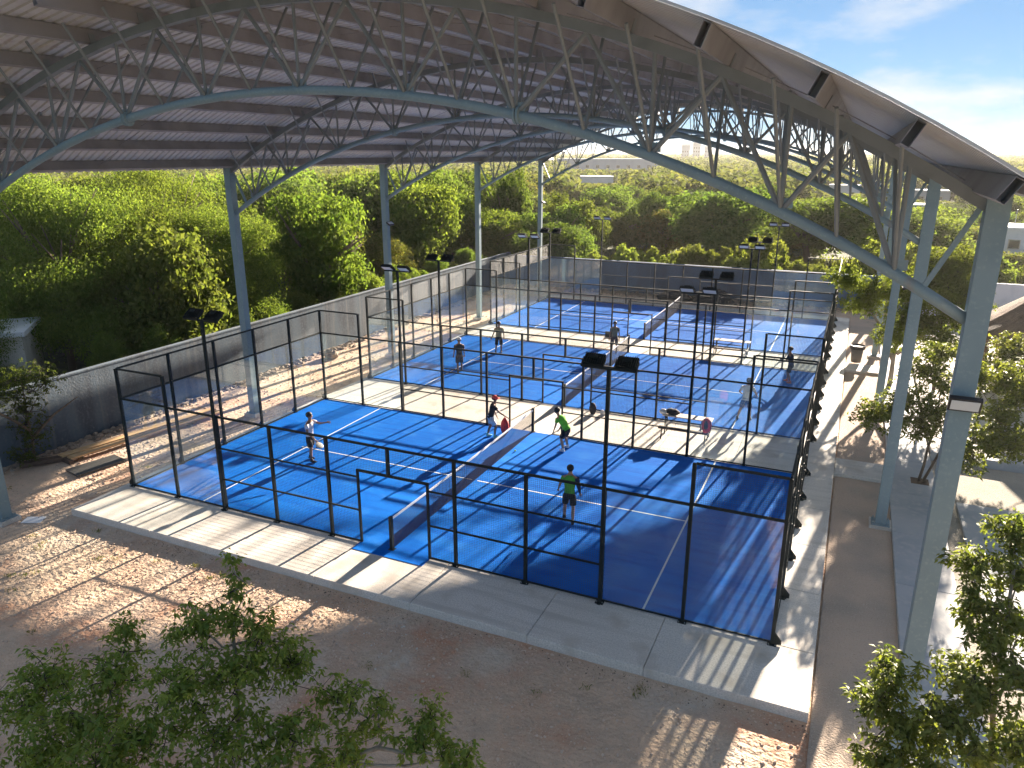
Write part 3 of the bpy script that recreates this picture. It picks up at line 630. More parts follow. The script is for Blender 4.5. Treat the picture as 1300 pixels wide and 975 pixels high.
o = link(bpy.data.objects.new('distant_forest', leaves_mesh('distant_forest', P, d + rs.normal(size=d.shape) * .45 + np.array([0, 0, .3]), np.repeat(rad, per) * .38, M['leaf_f'], .75, np.clip(np.repeat(rs.uniform(0, 1, n), per), 0, 1), seed=4)))
tag(o, 'low green forest stretching to the horizon', 'forest', kind='stuff')

# near trees with real leaf sprays
def spray_tree(name, lbl, base, trunks, lobes, m_leaf, m_bark, ntip, per, leaf, seed, droop=.5, aspect=.36, spread=.09, tr=.055, twig=.006, group=None):
    rs = np.random.RandomState(seed); rr = random.Random(seed); e = empty(name, base); tag(e, lbl, 'tree', group)
    L = np.array(lobes, float); L[:, :3] -= np.array(base)
    b = MB(); skel = []
    for tk in trunks:
        pts = [Vector(p) - Vector(base) for p in tk]
        pts = [pts[0]] + [p for a, c in zip(pts[:-1], pts[1:]) for p in (a.lerp(c, .5) + Vector((rr.uniform(-.04, .04), rr.uniform(-.04, .04), 0)), c)]
        rds = [tr * (1 - .7 * i / (len(pts) - 1)) for i in range(len(pts))]; b.tube(pts, rds, 8); skel += [(p, r_) for p, r_ in zip(pts, rds) if p.z > .8]
    b.build('trunk', m_bark, e, True)
    # limbs to the lobe centres
    tb = MB(); order = sorted(range(len(L)), key=lambda i: min((Vector(L[i, :3]) - p).length for p, _ in skel))
    for i in order:
        c = Vector(L[i, :3]) - Vector((0, 0, L[i, 5] * .3)); p, r_ = min(skel, key=lambda q: (q[0] - c).length + (1.5 if q[0].z > c.z else 0))
        if (p - c).length > .05:
            k1 = p.lerp(c, .35) + Vector((rr.uniform(-.12, .12), rr.uniform(-.12, .12), -.08)); k2 = p.lerp(c, .7) + Vector((rr.uniform(-.1, .1), rr.uniform(-.1, .1), -.03))
            r1 = max(min(r_ * .6, .03), .012); tb.tube([p, k1, k2, c], [r1 * 1.2, r1, r1 * .75, r1 * .5], 6); skel += [(k1, r1 * .8), (k2, r1 * .6), (c, r1 * .45)]
    tag(tb.build('branches', m_bark, e, True), kind='stuff')
    L2 = L.copy(); L2[:, 3:6] *= 1.28; P, d, idx = crown_pts(L2, ntip, rs, .02)
    tw = MB(); sub = [Vector(q) for q in P[:ntip // 7]]
    anch = [p for p, _ in skel]
    A = np.array([tuple(p) for p in anch]); mids = []
    for q in sub:
        j = int(np.argmin(((A - np.array(q)) ** 2).sum(1) + np.where(A[:, 2] > q.z + .1, .5, 0))); a = anch[j]
        mid = a.lerp(q, .55) + Vector((rr.uniform(-.05, .05), rr.uniform(-.05, .05), rr.uniform(-.05, .02))); tw.tube([a, mid, q], [twig * 1.5, twig, twig * .6], 4, cap=False); mids += [mid, q]
    Mi = np.array([tuple(p) for p in mids])
    for q in P[ntip // 7:]:
        j = int(np.argmin(((Mi - q) ** 2).sum(1)))
        if ((Mi[j] - q) ** 2).sum() < .16: tw.tube([tuple(Mi[j]), tuple(q)], [twig * .7, twig * .35], 3, cap=False)
    tag(tw.build('twigs', M['bark_twig'], e), kind='stuff')
    # leaflets radiate from each tip and droop
    n = ntip * per; T = np.repeat(P, per, 0); a = rs.uniform(0, 2 * math.pi, n); el = rs.uniform(-1.1, .55, n) - droop * .35
    D_ = np.stack([np.cos(a) * np.cos(el), np.sin(a) * np.cos(el), np.sin(el)], 1)
    PP = T + D_ * spread * rs.uniform(.35, 1.25, (n, 1)); Dl = D_ * 1.0 + np.array([0, 0, -droop]) + rs.normal(size=(n, 3)) * .2
    Nn = np.array([0, 0, 1.0]) + D_ * .3 + rs.normal(size=(n, 3)) * .42
    ti = np.clip(np.repeat(rs.uniform(0, 1, ntip), per) * .55 + rs.uniform(0, .45, n), 0, 1)
    tag(link(bpy.data.objects.new('leaves', leaves_mesh('leaves', PP, Nn, leaf, m_leaf, aspect, ti, fold=.3, dirs=Dl, seed=seed)), e), kind='stuff')
    return e
FL = [((13.67,-8.98,5.36),.09,.16),((13.74,-9.08,5.02),.13,.14),((13.86,-9.28,4.80),.26,.18),((17.05,-9.0,3.42),.24,.16),((16.4,-8.6,3.6),.26,.16),((13.5,-9.57,4.70),.38,.26),((14.3,-9.24,4.66),.36,.26),((14.66,-9.14,4.22),.40,.28),((14.3,-9.71,4.30),.42,.3),((13.85,-10.13,4.30),.42,.3),
 ((12.35,-9.68,4.36),.24,.26),((12.6,-10.11,4.05),.4,.3),((11.45,-10.24,3.8),.36,.3),((11.58,-10.67,3.7),.42,.3),((12.6,-10.64,3.8),.48,.32),((13.64,-10.59,3.9),.5,.3),((12.4,-11.06,3.5),.5,.34),((14.5,-10.23,3.84),.42,.3),
 ((15.04,-9.77,3.8),.40,.28),((15.26,-9.0,3.80),.28,.22),((15.75,-8.84,3.62),.22,.2),((15.75,-9.51,3.55),.38,.26),((16.38,-8.92,3.50),.26,.2),((16.75,-8.9,3.34),.3,.2),((15.33,-10.25,3.6),.4,.3),((13.36,-11.04,3.6),.5,.32),((14.43,-10.77,3.6),.46,.3)]
spray_tree('leafy_tree', 'leafy green tree filling the bottom left foreground', (14.1, -10.4, ZG),
    [[(14.1, -10.4, ZG), (14.2, -10.45, 1.5), (14.45, -10.3, 2.6), (14.2, -10.1, 3.3), (13.8, -9.85, 3.75)], [(14.45, -10.3, 2.6), (14.35, -9.8, 3.4), (14.05, -9.45, 4.1), (13.8, -9.2, 4.7)],
     [(14.2, -10.45, 1.5), (13.5, -10.7, 2.7), (12.8, -10.4, 3.3), (12.4, -9.95, 3.9)], [(14.45, -10.3, 2.6), (15.2, -9.7, 3.1), (15.9, -9.1, 3.3), (16.6, -8.95, 3.35)], [(13.5, -10.7, 2.7), (12.5, -10.9, 3.1), (11.7, -10.6, 3.5)]],
    [(*c, r, r, h_) for c, r, h_ in FL], M['leaf_n'], M['bark_pale'], 1500, 13, .086, 21, .6, .40, .105)
FR = [(22.79,-5.31,6.01),(22.35,-5.83,5.75),(22.85,-5.67,5.61),(22.45,-6.14,5.41),(22.86,-6.02,5.19),(22.6,-6.41,5.13),(22.3,-6.65,4.79),(21.62,-6.78,4.65),(21.53,-6.93,4.3),(21.82,-7.28,4.24),(22.13,-7.25,4.55),(22.49,-7.0,4.8),(22.78,-6.82,4.97),(22.44,-7.4,4.38),(22.81,-7.2,4.46),(22.0,-7.67,4.10),(21.58,-7.46,3.9),(23.2,-5.6,5.6),(23.3,-6.4,4.9),(23.1,-7.0,4.3)]
spray_tree('leafy_tree', 'leafy tree in the bottom right corner beside the near column', (23.1, -6.9, ZG),
    [[(23.1, -6.9, ZG), (23.0, -6.8, 2), (22.8, -6.7, 3.6), (22.7, -6.3, 4.8), (22.8, -5.7, 5.7)], [(23.0, -6.8, 2), (22.4, -7.1, 3.4), (21.8, -7.2, 4.1)]],
    [(*c, .27, .27, .20) for c in FR], M['leaf_r'], M['bark_pale'], 1150, 14, .082, 22, .25, .42, .085)
R1 = [(21.83,10.06,2.48),(22.67,10.65,2.98),(23.25,12.25,3.56),(23.71,13.0,4.0),(23.59,10.38,2.76),(23.2,10.05,2.29),(24.33,9.5,4.15),(25.16,9.91,4.26),(25.45,9.3,3.75),(24.59,7.95,2.74),(25.2,7.68,2.82),(24.27,7.9,2.3),(23.79,11.24,3.33),(22.3,10.3,2.55),(24.9,8.6,3.3),(26.1,9.4,4.0),(26.2,8.4,3.1)]
spray_tree('leafy_tree', 'small bushy tree with twin stems growing from a square pit in the footpath', (23.5, 11.2, -.1),
    [[(23.5, 11.2, -.1), (23.6, 11.1, 1.2), (23.7, 11.0, 2.4), (23.7, 11.6, 3.4)], [(23.62, 11.25, -.1), (23.9, 10.9, 1.1), (24.3, 9.9, 2.6), (24.9, 9.2, 3.4)]],
    [(*c, .62, .62, .40) for c in R1], M['leaf_r'], M['bark'], 1500, 12, .13, 23, .3, .5, .15, .05, .008)
R2 = [(20.44,25.09,4.5),(21.28,23.97,3.56),(22.35,23.61,4.36),(23.1,22.45,3.43),(24.15,24.54,4.61),(24.08,22.24,3.2),(25.05,23.8,4.6),(25.09,22.27,3.64),(24.7,21.17,2.6),(22.89,22.07,2.58),(25.66,22.7,4.14),(23.2,23.4,4.6),(21.8,24.4,4.2),(24.4,23.2,4.2)]
spray_tree('leafy_tree', 'sunlit yellow green tree beside the footpath behind the second right column', (22.9, 22.9, ZG),
    [[(22.9, 22.9, ZG), (22.9, 22.9, 1.2), (23.0, 22.9, 2.4), (23.3, 23.1, 3.6)], [(22.9, 22.9, 1.2), (22.2, 23.4, 2.6), (21.6, 24, 3.4)], [(23, 22.9, 1.5), (24.2, 22.7, 2.8), (24.9, 22.8, 3.6)]],
    [(*c, .85, .85, .55) for c in R2], M['leaf_y'], M['bark_pale'], 1700, 13, .16, 24, .3, .5, .2, .12, .01)
spray_tree('leafy_tree', 'leafy tree on the terrace left of the thatched hut', (27.8, 18.5, .1),
    [[(27.8, 18.5, .1), (27.7, 18.4, 1.4), (27.6, 18.3, 2.4)]],
    [(26.2, 17.6, 2.5, .8, .8, .5), (27.3, 17.8, 2.9, .9, .9, .6), (28.4, 18, 2.8, .9, .9, .5), (29.3, 18.4, 2.9, .8, .8, .5), (26.8, 18.6, 3.2, .8, .8, .5)], M['leaf_r'], M['bark'], 900, 12, .14, 25, .3, .5, .16, .06, .009)
spray_tree('leafy_tree', 'tall bright leafy tree rising behind the sunlit tree between the right columns', (24.7, 22.4, .1),
    [[(24.7, 22.4, .1), (24.6, 22.4, 2.0), (24.5, 22.3, 4.0), (24.5, 22.3, 5.2)]],
    [(24.4, 22, 5.3, .9, .9, .6), (24.6, 21.4, 4.7, .9, .9, .6), (24.2, 23.2, 5.7, 1, 1, .6), (25.0, 22.6, 5.9, 1, 1, .6), (25.2, 21.6, 4.9, .8, .8, .5)], M['leaf_y'], M['bark'], 1200, 12, .15, 29, .3, .5, .18, .08, .009)
spray_tree('leafy_tree', 'straggly half bare tree against the grey wall at the far left', (-5.1, .1, ZG),
    [[(-5.1, .1, ZG), (-5.1, .15, .8), (-5.2, .2, 1.8), (-5.3, .3, 2.9)], [(-5.1, .15, .8), (-4.8, .9, 1.5), (-4.4, 1.6, 2.0)], [(-5.15, .15, 1.1), (-5.3, -.7, 2.0), (-5.2, -1.0, 2.9)]],
    [(-5.2, .2, 1.0, .55, .55, .7), (-5.2, .1, 2.0, .7, .6, .6), (-5.3, .4, 2.9, .8, .7, .6), (-5.3, 1.1, 2.7, .6, .6, .5), (-5.2, -.7, 3.0, .8, .7, .6), (-5.1, -.3, .3, .5, .5, .35)], M['leaf_b'], M['bark'], 620, 9, .085, 26, .3, .5, .10, .06, .012)
# tree pit
q = MB(); q.box(23.28, 10.95, -.054, 23.82, 11.5, -.046); tag(q.build('tree_pit', M['soil']), 'dark soil square at the foot of the twin stemmed tree', kind='structure')

# ------------------------------------------------------------------ props
def sub(b, name, m, parent, smooth=False): return b.build(name, M[m] if isinstance(m, str) else m, parent, smooth)
M['red'] = mat('red_fabric', (.50, .02, .03), .7, noise=[(9, (.32, .012, .02), .45, .7, 4)], bump=(30, .6, .02))
M['blackf'] = mat('black_fabric', (.012, .013, .018), .8, noise=[(9, (.03, .03, .035), .5, .75, 4)], bump=(30, .5, .02))
M['whitef'] = mat('white_fabric', (.72, .70, .68), .85, bump=(12, .6, .03))
M['ball'] = mat('tennis_ball', (.35, .62, .08), .9)
def bench(loc, lbl):
    e = empty('picnic_bench', loc); tag(e, lbl, 'bench', 'picnic benches in the gaps between courts')
    for i in range(3): b = MB(); b.box(-.95, .0 + .15 * i + .005, .73, .95, .15 * i + .145, .765); sub(b, 'top_board', 'bench_top', e)
    b = MB(); b.box(-.95, -.62, .42, .95, -.36, .455); sub(b, 'seat', 'wood_d', e)
    for x in (-.82, .82):
        b = MB(); b.bar((x, .02, .0), (x, .06, .73), .04, .04); sub(b, 'leg', 'post', e)
        b = MB(); b.bar((x, .40, .0), (x, .36, .73), .04, .04); sub(b, 'leg', 'post', e)
        b = MB(); b.bar((x, -.58, .0), (x, -.5, .42), .04, .04); sub(b, 'leg', 'post', e)
        b = MB(); b.bar((x + .045, -.5, .39), (x + .045, .42, .39), .035, .035); b.bar((x + .045, -.05, .70), (x + .045, .42, .70), .035, .035); sub(b, 'crossbar', 'post', e)
bench((15.55, 11.95, 0), 'pale topped picnic bench with red backpack beside the nearest court')
bench((15.2, 25.25, 0), 'empty pale topped picnic bench between middle and farthest court')
def blob(c, r, seed, n=14, m=9, amp=.12):
    rs = np.random.RandomState(seed); b = MB(); b.ellip(c, r, n, m)
    b.v = [tuple(Vector(c) + (Vector(v) - Vector(c)) * (1 + rs.uniform(-amp, amp))) for v in b.v]; return b
# red backpack on the bench seat / ground
e = empty('backpack', (16.38, 11.52, .456)); tag(e, 'red backpack with black front on the bench end', 'backpack')
sub(blob((0, 0, .28), (.19, .14, .30), 3, amp=.07), 'body', 'red', e, True)
b = MB(); b.ellip((-.0, -.12, .30), (.08, .07, .22), 10, 6); sub(b, 'front_panel', 'blackf', e, True)
b = MB(); b.ellip((-.0, -.13, .12), (.12, .08, .10), 10, 6); sub(b, 'front_pocket', 'red', e, True)
b = MB(); b.tube([(-.05, 0, .56), (-.03, 0, .62), (.03, 0, .62), (.05, 0, .56)], .012, 6); sub(b, 'handle', 'blackf', e, True)
for s_ in (-1, 1): b = MB(); b.tube([(s_ * .15, -.08, .5), (s_ * .2, -.18, .25), (s_ * .16, -.1, .05)], .018, 6); sub(b, 'strap', 'blackf', e, True)
e = empty('gear_bag', (14.95, 12.15, .766)); tag(e, 'navy black racket bag lying on the bench top', 'bag')
sub(blob((0, 0, .11), (.28, .17, .12), 5), 'body', 'blackf', e, True); b = MB(); b.tube([(-.2, 0, .2), (-.05, -.03, .27), (.1, 0, .2)], .014, 6); sub(b, 'strap', 'whitef', e, True)
o = blob((0, 0, .09), (.16, .14, .10), 6, amp=.18).build('towel', M['whitef'], smooth=True); o.location = (14.62, 12.1, .766); tag(o, 'crumpled white towel beside the bag on the bench', 'towel')
o = blob((0, 0, .24), (.16, .14, .25), 7, amp=.1).build('ball_bag', M['blackf'], smooth=True); o.location = (11.45, 13.0, 0); tag(o, 'upright black bag on the walkway by the middle court fence', 'bag')
e = empty('headphone_case', (11.85, 13.08, 0)); tag(e, 'white cap lying on the walkway beside the black bag', 'cap')
b = MB(); b.ellip((0, 0, .10), (.11, .11, .11), 12, 8); sub(b, 'crown', 'whitef', e, True); b = MB(); b.ellip((.03, -.12, .03), (.10, .10, .012), 12, 4); sub(b, 'brim', 'whitef', e, True)
e.name = 'cap'
e = empty('duffel_bag', (9.12, 9.28, .015)); tag(e, 'upright red duffel bag leaning at the fence near the net', 'bag')
sub(blob((0, 0, .33), (.17, .15, .34), 9, amp=.06), 'body', 'red', e, True); b = MB(); b.tube([(-.04, 0, .64), (0, 0, .74), (.05, 0, .64)], .014, 6); sub(b, 'handle', 'red', e, True)
e = empty('folding_chair', (8.5, 24.5, 0)); tag(e, 'small folding chair with dark back between the far courts', 'chair')
b = MB(); b.box(-.22, .15, .45, .22, .18, .78); sub(b, 'backrest', 'blackf', e); b = MB(); b.box(-.22, -.2, .42, .22, .18, .45); sub(b, 'seat', 'bench_top', e)
for x in (-.2, .2):
    for y in (-.18, .16): b = MB(); b.tube([(x, y, 0), (x, y * .9, .42)], .013, 6); sub(b, 'leg', 'bolt', e)
b = MB(); b.ellip((0, 0, .035), (.035,) * 3, 12, 8); o = b.build('tennis_ball', M['ball'], smooth=True); o.location = (10.2, 7.85, .015); tag(o, 'yellow green ball lying right of the nearest net', 'ball')
e = empty('trash_bin', (21.4, 26.8, -.06)); tag(e, 'grey round litter bin with black rim on the crossing path', 'bin')
b = MB(); b.tube([(0, 0, 0), (0, 0, .8)], [.24, .31], 20, cap=True); sub(b, 'body', 'grey_bin', e, True)
b = MB(); b.tube([(0, 0, .72), (0, 0, .9)], [.37, .37], 20, cap=False); b.tube([(0, 0, .9), (0, 0, .84)], [.37, .27], 20, cap=False); b.tube([(0, 0, .84), (0, 0, .835)], [.27, .02], 20, cap=False); b.tube([(0, 0, .72), (0, 0, .721)], [.37, .31], 20, cap=False); sub(b, 'rim', 'blackp', e, True)
# timber
def plank(a, b_, wdt, hgt, lbl, m='wood'):
    a = Vector(a); q = MB(); q.bar((0, 0, 0), Vector(b_) - a, wdt, hgt); o = q.build('timber_plank', M[m]); o.location = a; tag(o, lbl, 'plank')
plank((-4.2, .75, ZG + .18), (-3.1, 6.9, ZG + .18), .30, .05, 'long pale timber plank lying on the dirt nearest the courts')
plank((-4.6, .7, ZG + .21), (-3.5, 6.9, ZG + .21), .34, .05, 'long pale timber plank beside the first, nearer the wall')
plank((-5.35, -.3, ZG + .11), (-4.5, .9, ZG + .11), .3, .16, 'short weathered dark beam end by the straggly tree', 'wood_d')
plank((-4.75, .8, ZG + .08), (-3.95, .65, ZG + .08), .14, .14, 'dark wooden block under the near end of the planks', 'wood_d')
plank((-3.95, 5.6, ZG + .08), (-3.1, 5.5, ZG + .08), .14, .14, 'dark wooden block under the far end of the planks', 'wood_d')
e = empty('metal_grate', (-3.0, .9, ZG + .06), R_(-12)); tag(e, 'flat grey slatted grate lying on the dirt left of the nearest court', 'grate')
for i in range(9): b = MB(); b.box(-.4 + .1 * i - .035, -.85, 0, -.4 + .1 * i + .035, .85, .03); sub(b, 'slat', 'grey_bin', e)
for y in (-.8, .8): b = MB(); b.box(-.45, y - .04, -.05, .45, y + .04, -.002); sub(b, 'crossbar', 'grey_bin', e)
q = MB(); q.box(-.28, -.2, 0, .28, .2, .012); o = q.build('tile_offcut', M['white']); o.location = (-1.1, -2.7, ZG + .012); o.rotation_euler = (0, .02, .5); tag(o, 'white flat offcut on the dirt by the left column', 'offcut')
# stones
def stone_mesh(seed):
    b = MB(); rs = np.random.RandomState(seed); b.ellip((0, 0, 0), (1, .8, .6), 6, 4); b.v = [tuple(np.array(v) * rs.uniform(.75, 1.2)) for v in b.v]; return b
def scatter(name, lbl, n, region, smin, smax, m, seed):
    rs = np.random.RandomState(seed); base = [np.array(stone_mesh(i).v) for i in range(4)]; F = stone_mesh(0).f; V = []; Fs = []
    for i in range(n):
        x, y = region(rs); s_ = smin * (smax / smin) ** (rs.uniform() ** 2.2); a = rs.uniform(0, 6.28); bv = base[i % 4] * s_
        c, s2 = math.cos(a), math.sin(a); o_ = len(V); V += [(x + v[0] * c - v[1] * s2, y + v[0] * s2 + v[1] * c, ZG + v[2] + s_ * .25) for v in bv]; Fs += [tuple(k + o_ for k in f) for f in F]
    b = MB(); b.v = V; b.f = Fs; b.m = [0] * len(Fs); o = b.build(name, m); tag(o, lbl, 'stones', kind='stuff')
scatter('gravel', 'loose stones scattered over the dirt lot', 15000, lambda r: (r.uniform(-5.8, 24) if r.uniform() < .6 else r.uniform(-5.8, 12), -2.1 - 9 * r.uniform() ** 1.3), .010, .045, M['pebble'], 4)
scatter('white_chips', 'scattered pale concrete chips on the dirt in front of the slab', 260, lambda r: (r.uniform(7, 13), -2.6 - abs(r.normal()) * .9), .008, .035, M['conc'], 14)
scatter('leaf_litter', 'dark leaf litter and grit along the foot of the slab', 900, lambda r: (r.uniform(3, 20.9), -2.06 - abs(r.normal()) * .22), .006, .024, M['bark'], 17)
scatter('gravel_edge', 'small stones on the dirt left of the courts', 3500, lambda r: (r.uniform(-5.8, -.5), r.uniform(-3, 30)), .012, .07, M['pebble'], 5)
scatter('wall_rubble', 'rubble heaped along the foot of the left wall', 2200, lambda r: (-5.85 + abs(r.normal()) * .28, r.uniform(-2, 41)), .04, .17, M['rubble'], 6)
scatter('far_rubble', 'brown rubble along the foot of the far wall', 1200, lambda r: (r.uniform(-5, 22), 42.5 - abs(r.normal()) * .6), .05, .22, M['rubble'], 8)
rs = np.random.RandomState(31); nc = 46; cx_ = rs.uniform(-5.5, 20, nc); cy_ = np.where(rs.uniform(size=nc) < .6, -2.3 - np.abs(rs.normal(size=nc)) * 1.6, rs.uniform(-2, 12, nc)); cx_ = np.where(cy_ > -2.2, rs.uniform(-5.6, -1.0, nc), cx_)
P = np.repeat(np.stack([cx_, cy_, np.full(nc, ZG)], 1), 22, 0) + rs.normal(size=(nc * 22, 3)) * np.array([.07, .07, 0]) + np.array([0, 0, .045]); D_ = np.stack([rs.normal(size=nc * 22) * .6, rs.normal(size=nc * 22) * .6, np.ones(nc * 22)], 1)
tag(link(bpy.data.objects.new('weeds', leaves_mesh('weeds', P, rs.normal(size=P.shape), .10, M['leaf_c'], .16, dirs=D_))), 'small dry weed tufts dotted over the dirt', kind='stuff')
# boulder near the wall
o = blob((0, 0, .2), (.42, .3, .28), 12, amp=.15).build('boulder', M['rubble']); o.location = (-4.6, 16.4, ZG); tag(o, 'reddish boulder on the dirt near the left wall', 'boulder')
# dark mounds by the far wall
for (x, y, r, lbl) in ((8.6, 41.0, (1.3, .7, .6), 'low dark mound of debris against the far wall left of the far net'), (11.4, 41.2, (1.5, .8, .9), 'taller dark mound of debris against the far wall behind the far net')):
    o = blob((0, 0, .1), r, 15, 18, 10, .16).build('debris_mound', M['blackf']); o.location = (x, y, ZG); tag(o, lbl, 'mound')

# palapa
e = empty('thatched_hut', (32.0, 26.0, .1)); tag(e, 'round thatched palapa hut on the right terrace', 'hut')
b = MB(); n = 48; rings = [(6.0, 2.15), (5.95, 2.3), (4.8, 3.1), (3.6, 4.0), (2.4, 4.95), (1.2, 5.9), (.15, 6.7)]; rs = np.random.RandomState(2)
vs = []; fs = []
for r, z in rings: vs += [((r + rs.uniform(-.07, .07)) * math.cos(2 * math.pi * j / n), (r + rs.uniform(-.07, .07)) * math.sin(2 * math.pi * j / n), z + rs.uniform(-.05, .05)) for j in range(n)]
for i in range(len(rings) - 1): fs += [(i * n + j, i * n + (j + 1) % n, (i + 1) * n + (j + 1) % n, (i + 1) * n + j) for j in range(n)]
b.add(vs, fs); sub(b, 'thatch_roof', 'thatch', e)
b = MB(); b.tube([(0, 0, 2.2), (0, 0, 2.25)], [5.6, 5.7], 40); sub(b, 'ceiling', 'wood_d', e)
for j in range(10): b = MB(); a = 2 * math.pi * j / 10; b.tube([(5 * math.cos(a), 5 * math.sin(a), 0), (5 * math.cos(a), 5 * math.sin(a), 2.2)], .1, 10); sub(b, 'post', 'wood_d', e, True)
b = MB(); n = 30
for j in range(n):
    a0 = R_(150) + R_(160) * j / n; a1 = R_(150) + R_(160) * (j + 1) / n; b.bar((4.6 * math.cos(a0), 4.6 * math.sin(a0), .4), (4.6 * math.cos(a1), 4.6 * math.sin(a1), .4), .2, .8)
sub(b, 'low_wall', 'conc', e)
# white planter
e = empty('planter', (25.8, 21.2, .1)); tag(e, 'white round planter on the terrace beside the low wall', 'planter')
b = MB(); b.tube([(0, 0, 0), (0, 0, .75)], [.28, .42], 18); sub(b, 'pot', 'white', e, True); b = MB(); b.tube([(0, 0, .751), (0, 0, .76)], .38, 18); sub(b, 'soil', 'soil', e)

# ------------------------------------------------------------------ buildings
def house(name, lbl, x, y, w_, d_, h_, m, wins=(), roof=.25, rz=0, cat='building', parapet=True):
    e = empty(name, (x, y, ZG), rz); tag(e, lbl, cat)
    b = MB(); b.box(-w_ / 2, -d_ / 2, 0, w_ / 2, d_ / 2, h_); b.build('wall', M[m], e)
    b = MB(); b.box(-w_ / 2 - .15, -d_ / 2 - .15, h_ + .002, w_ / 2 + .15, d_ / 2 + .15, h_ + roof); b.build('roof', M['white'], e)
    for (wx, wz, ww, wh) in wins:
        f = MB(); t = .08
        f.box(wx - ww / 2, -d_ / 2 - .05, wz - wh / 2, wx - ww / 2 + t, -d_ / 2 + .02, wz + wh / 2); f.box(wx + ww / 2 - t, -d_ / 2 - .05, wz - wh / 2, wx + ww / 2, -d_ / 2 + .02, wz + wh / 2)
        f.box(wx - ww / 2 + t, -d_ / 2 - .05, wz - wh / 2, wx + ww / 2 - t, -d_ / 2 + .02, wz - wh / 2 + t); f.box(wx - ww / 2 + t, -d_ / 2 - .05, wz + wh / 2 - t, wx + ww / 2 - t, -d_ / 2 + .02, wz + wh / 2)
        fo = f.build('window', M['conc'], e); g_ = MB(); g_.box(wx - ww / 2 + t, -d_ / 2 - .012, wz - wh / 2 + t, wx + ww / 2 - t, -d_ / 2 - .004, wz + wh / 2 - t); g_.build('pane', M['window'], fo)
    return e
M['window'] = mat('dark_window', (.05, .06, .07), .15, spec=.8)
M['concgrey'] = mat('pale_block', (.48, .50, .53), .85, noise=[((.3, .3, .1), (.40, .42, .46), .45, .68, 5)])
az = lambda x, y: -math.atan2(x - 20.59, y + 15.37)
house('warehouse', 'long pale grey building on the horizon beyond the woods', -74, 287, 40, 14, 8.2, 'concgrey', [(-16 + 4 * i, 5.6, 1.4, 1.2) for i in range(9)], .4, az(-74, 287))
house('white_house', 'white flat roofed block in the woods left of centre', -44.4, 183, 8.6, 7, 4.6, 'white', [(-2.4, 2.6, 1.2, 1.2)], .25, az(-44, 183))
house('white_house', 'small white flat roofed house in the woods seen through the right truss', 17.4, 153.3, 5.6, 5, 4.5, 'white', [(-1.2, 2.8, 1.2, 1.1), (1.4, 2.8, 1.0, 1.1)], .2, az(17.4, 153))
house('white_house', 'low white house with grey wall nearer in the right woods', 19, 113.2, 4.2, 4, 3.8, 'white', [(.6, 2.2, 1.2, .9)], .2, az(19, 113))
house('grey_house', 'pale grey house between the right columns', 32.3, 148, 6.5, 6, 4.0, 'concgrey', [(-1.5, 2.6, 1.2, 1.1), (1.5, 2.6, 1.2, 1.1)], .25, az(32, 148))
house('grey_house', 'small grey hut low in the trees between the right columns', 29, 112, 3.2, 4, 3.4, 'concgrey', [(0, 2.2, 1.3, .9)], .2, az(29, 112))
e = house('white_house', 'white house with thin mast at the far right', 36.5, 70, 6.5, 5, 3.9, 'white', [(-2, 2.6, 1.0, .9), (1, 2.6, 1.4, .9)], .25, az(36, 70))
b = MB(); b.tube([(-2.3, 0, 4.1), (-2.3, 0, 5.6)], .03, 6); b.build('mast', M['bolt'], e)
house('white_house', 'shaded white house with dark doorway behind the left wall', -13.4, 3.6, 4.2, 3, 3.3, 'conc', [(-.2, 2.1, 1.5, 1.7)], .2, R_(45))
for (x, y, w_, h_, lbl) in ((-114.5, 671, 6.5, 18.8, 'pale slim tower on the horizon, taller of the three'), (-123.5, 669, 7, 17, 'pale wide tower on the horizon left of the tallest'), (-105, 673, 6, 15.6, 'pale short tower on the horizon right of the tallest')):
    house('tower_block', lbl, x, y, w_, 6, h_, 'concgrey', [(-w_ / 2 + 1.3 + 2 * i, 3 + 3 * j, 1, 1.3) for i in range(3) for j in range(int(h_ // 3) - 1)], 1, az(x, y))

# ------------------------------------------------------------------ people
def skinmat(name, c): return mat(name, c, .55, noise=[(6, tuple(v * .85 for v in c), .45, .7, 3)])
M['skin'] = skinmat('skin', (.42, .22, .14)); M['skin_d'] = skinmat('tanned_skin', (.30, .15, .09)); M['hair'] = mat('dark_hair', (.012, .009, .008), .6)
def cloth(name, c): return mat(name, c, .85, noise=[(7, tuple(v * .72 for v in c), .45, .7, 4)], bump=(14, .8, .03))
def skin_obj(name, V, E, Rd, m, parent, sub_=2, root=0):
    me = bpy.data.meshes.new(name); me.from_pydata([tuple(v) for v in V], E, []); o = link(bpy.data.objects.new(name, me), parent); me.materials.append(m)
    sk = o.modifiers.new('skin', 'SKIN'); sk.use_smooth_shade = True; sk.branch_smoothing = .6
    lay = me.skin_vertices[0].data if len(me.skin_vertices) else None
    if lay is None: return o
    for i, r in enumerate(Rd): lay[i].radius = (r, r) if not hasattr(r, '__len__') else r; lay[i].use_root = (i == root)
    ss = o.modifiers.new('sub', 'SUBSURF'); ss.levels = sub_; ss.render_levels = sub_
    return o
def loft(b, rings, n=14):
    """rings: (centre, right vec, fwd vec)"""
    vs = []; 
    for c, r, f in rings: vs += [c + r * math.cos(2 * math.pi * j / n) + f * math.sin(2 * math.pi * j / n) for j in range(n)]
    k = len(rings); fs = [(i * n + j, i * n + (j + 1) % n, (i + 1) * n + (j + 1) % n, (i + 1) * n + j) for i in range(k - 1) for j in range(n)]
    fs += [tuple(range(n - 1, -1, -1)), tuple((k - 1) * n + j for j in range(n))]; b.add(vs, fs)
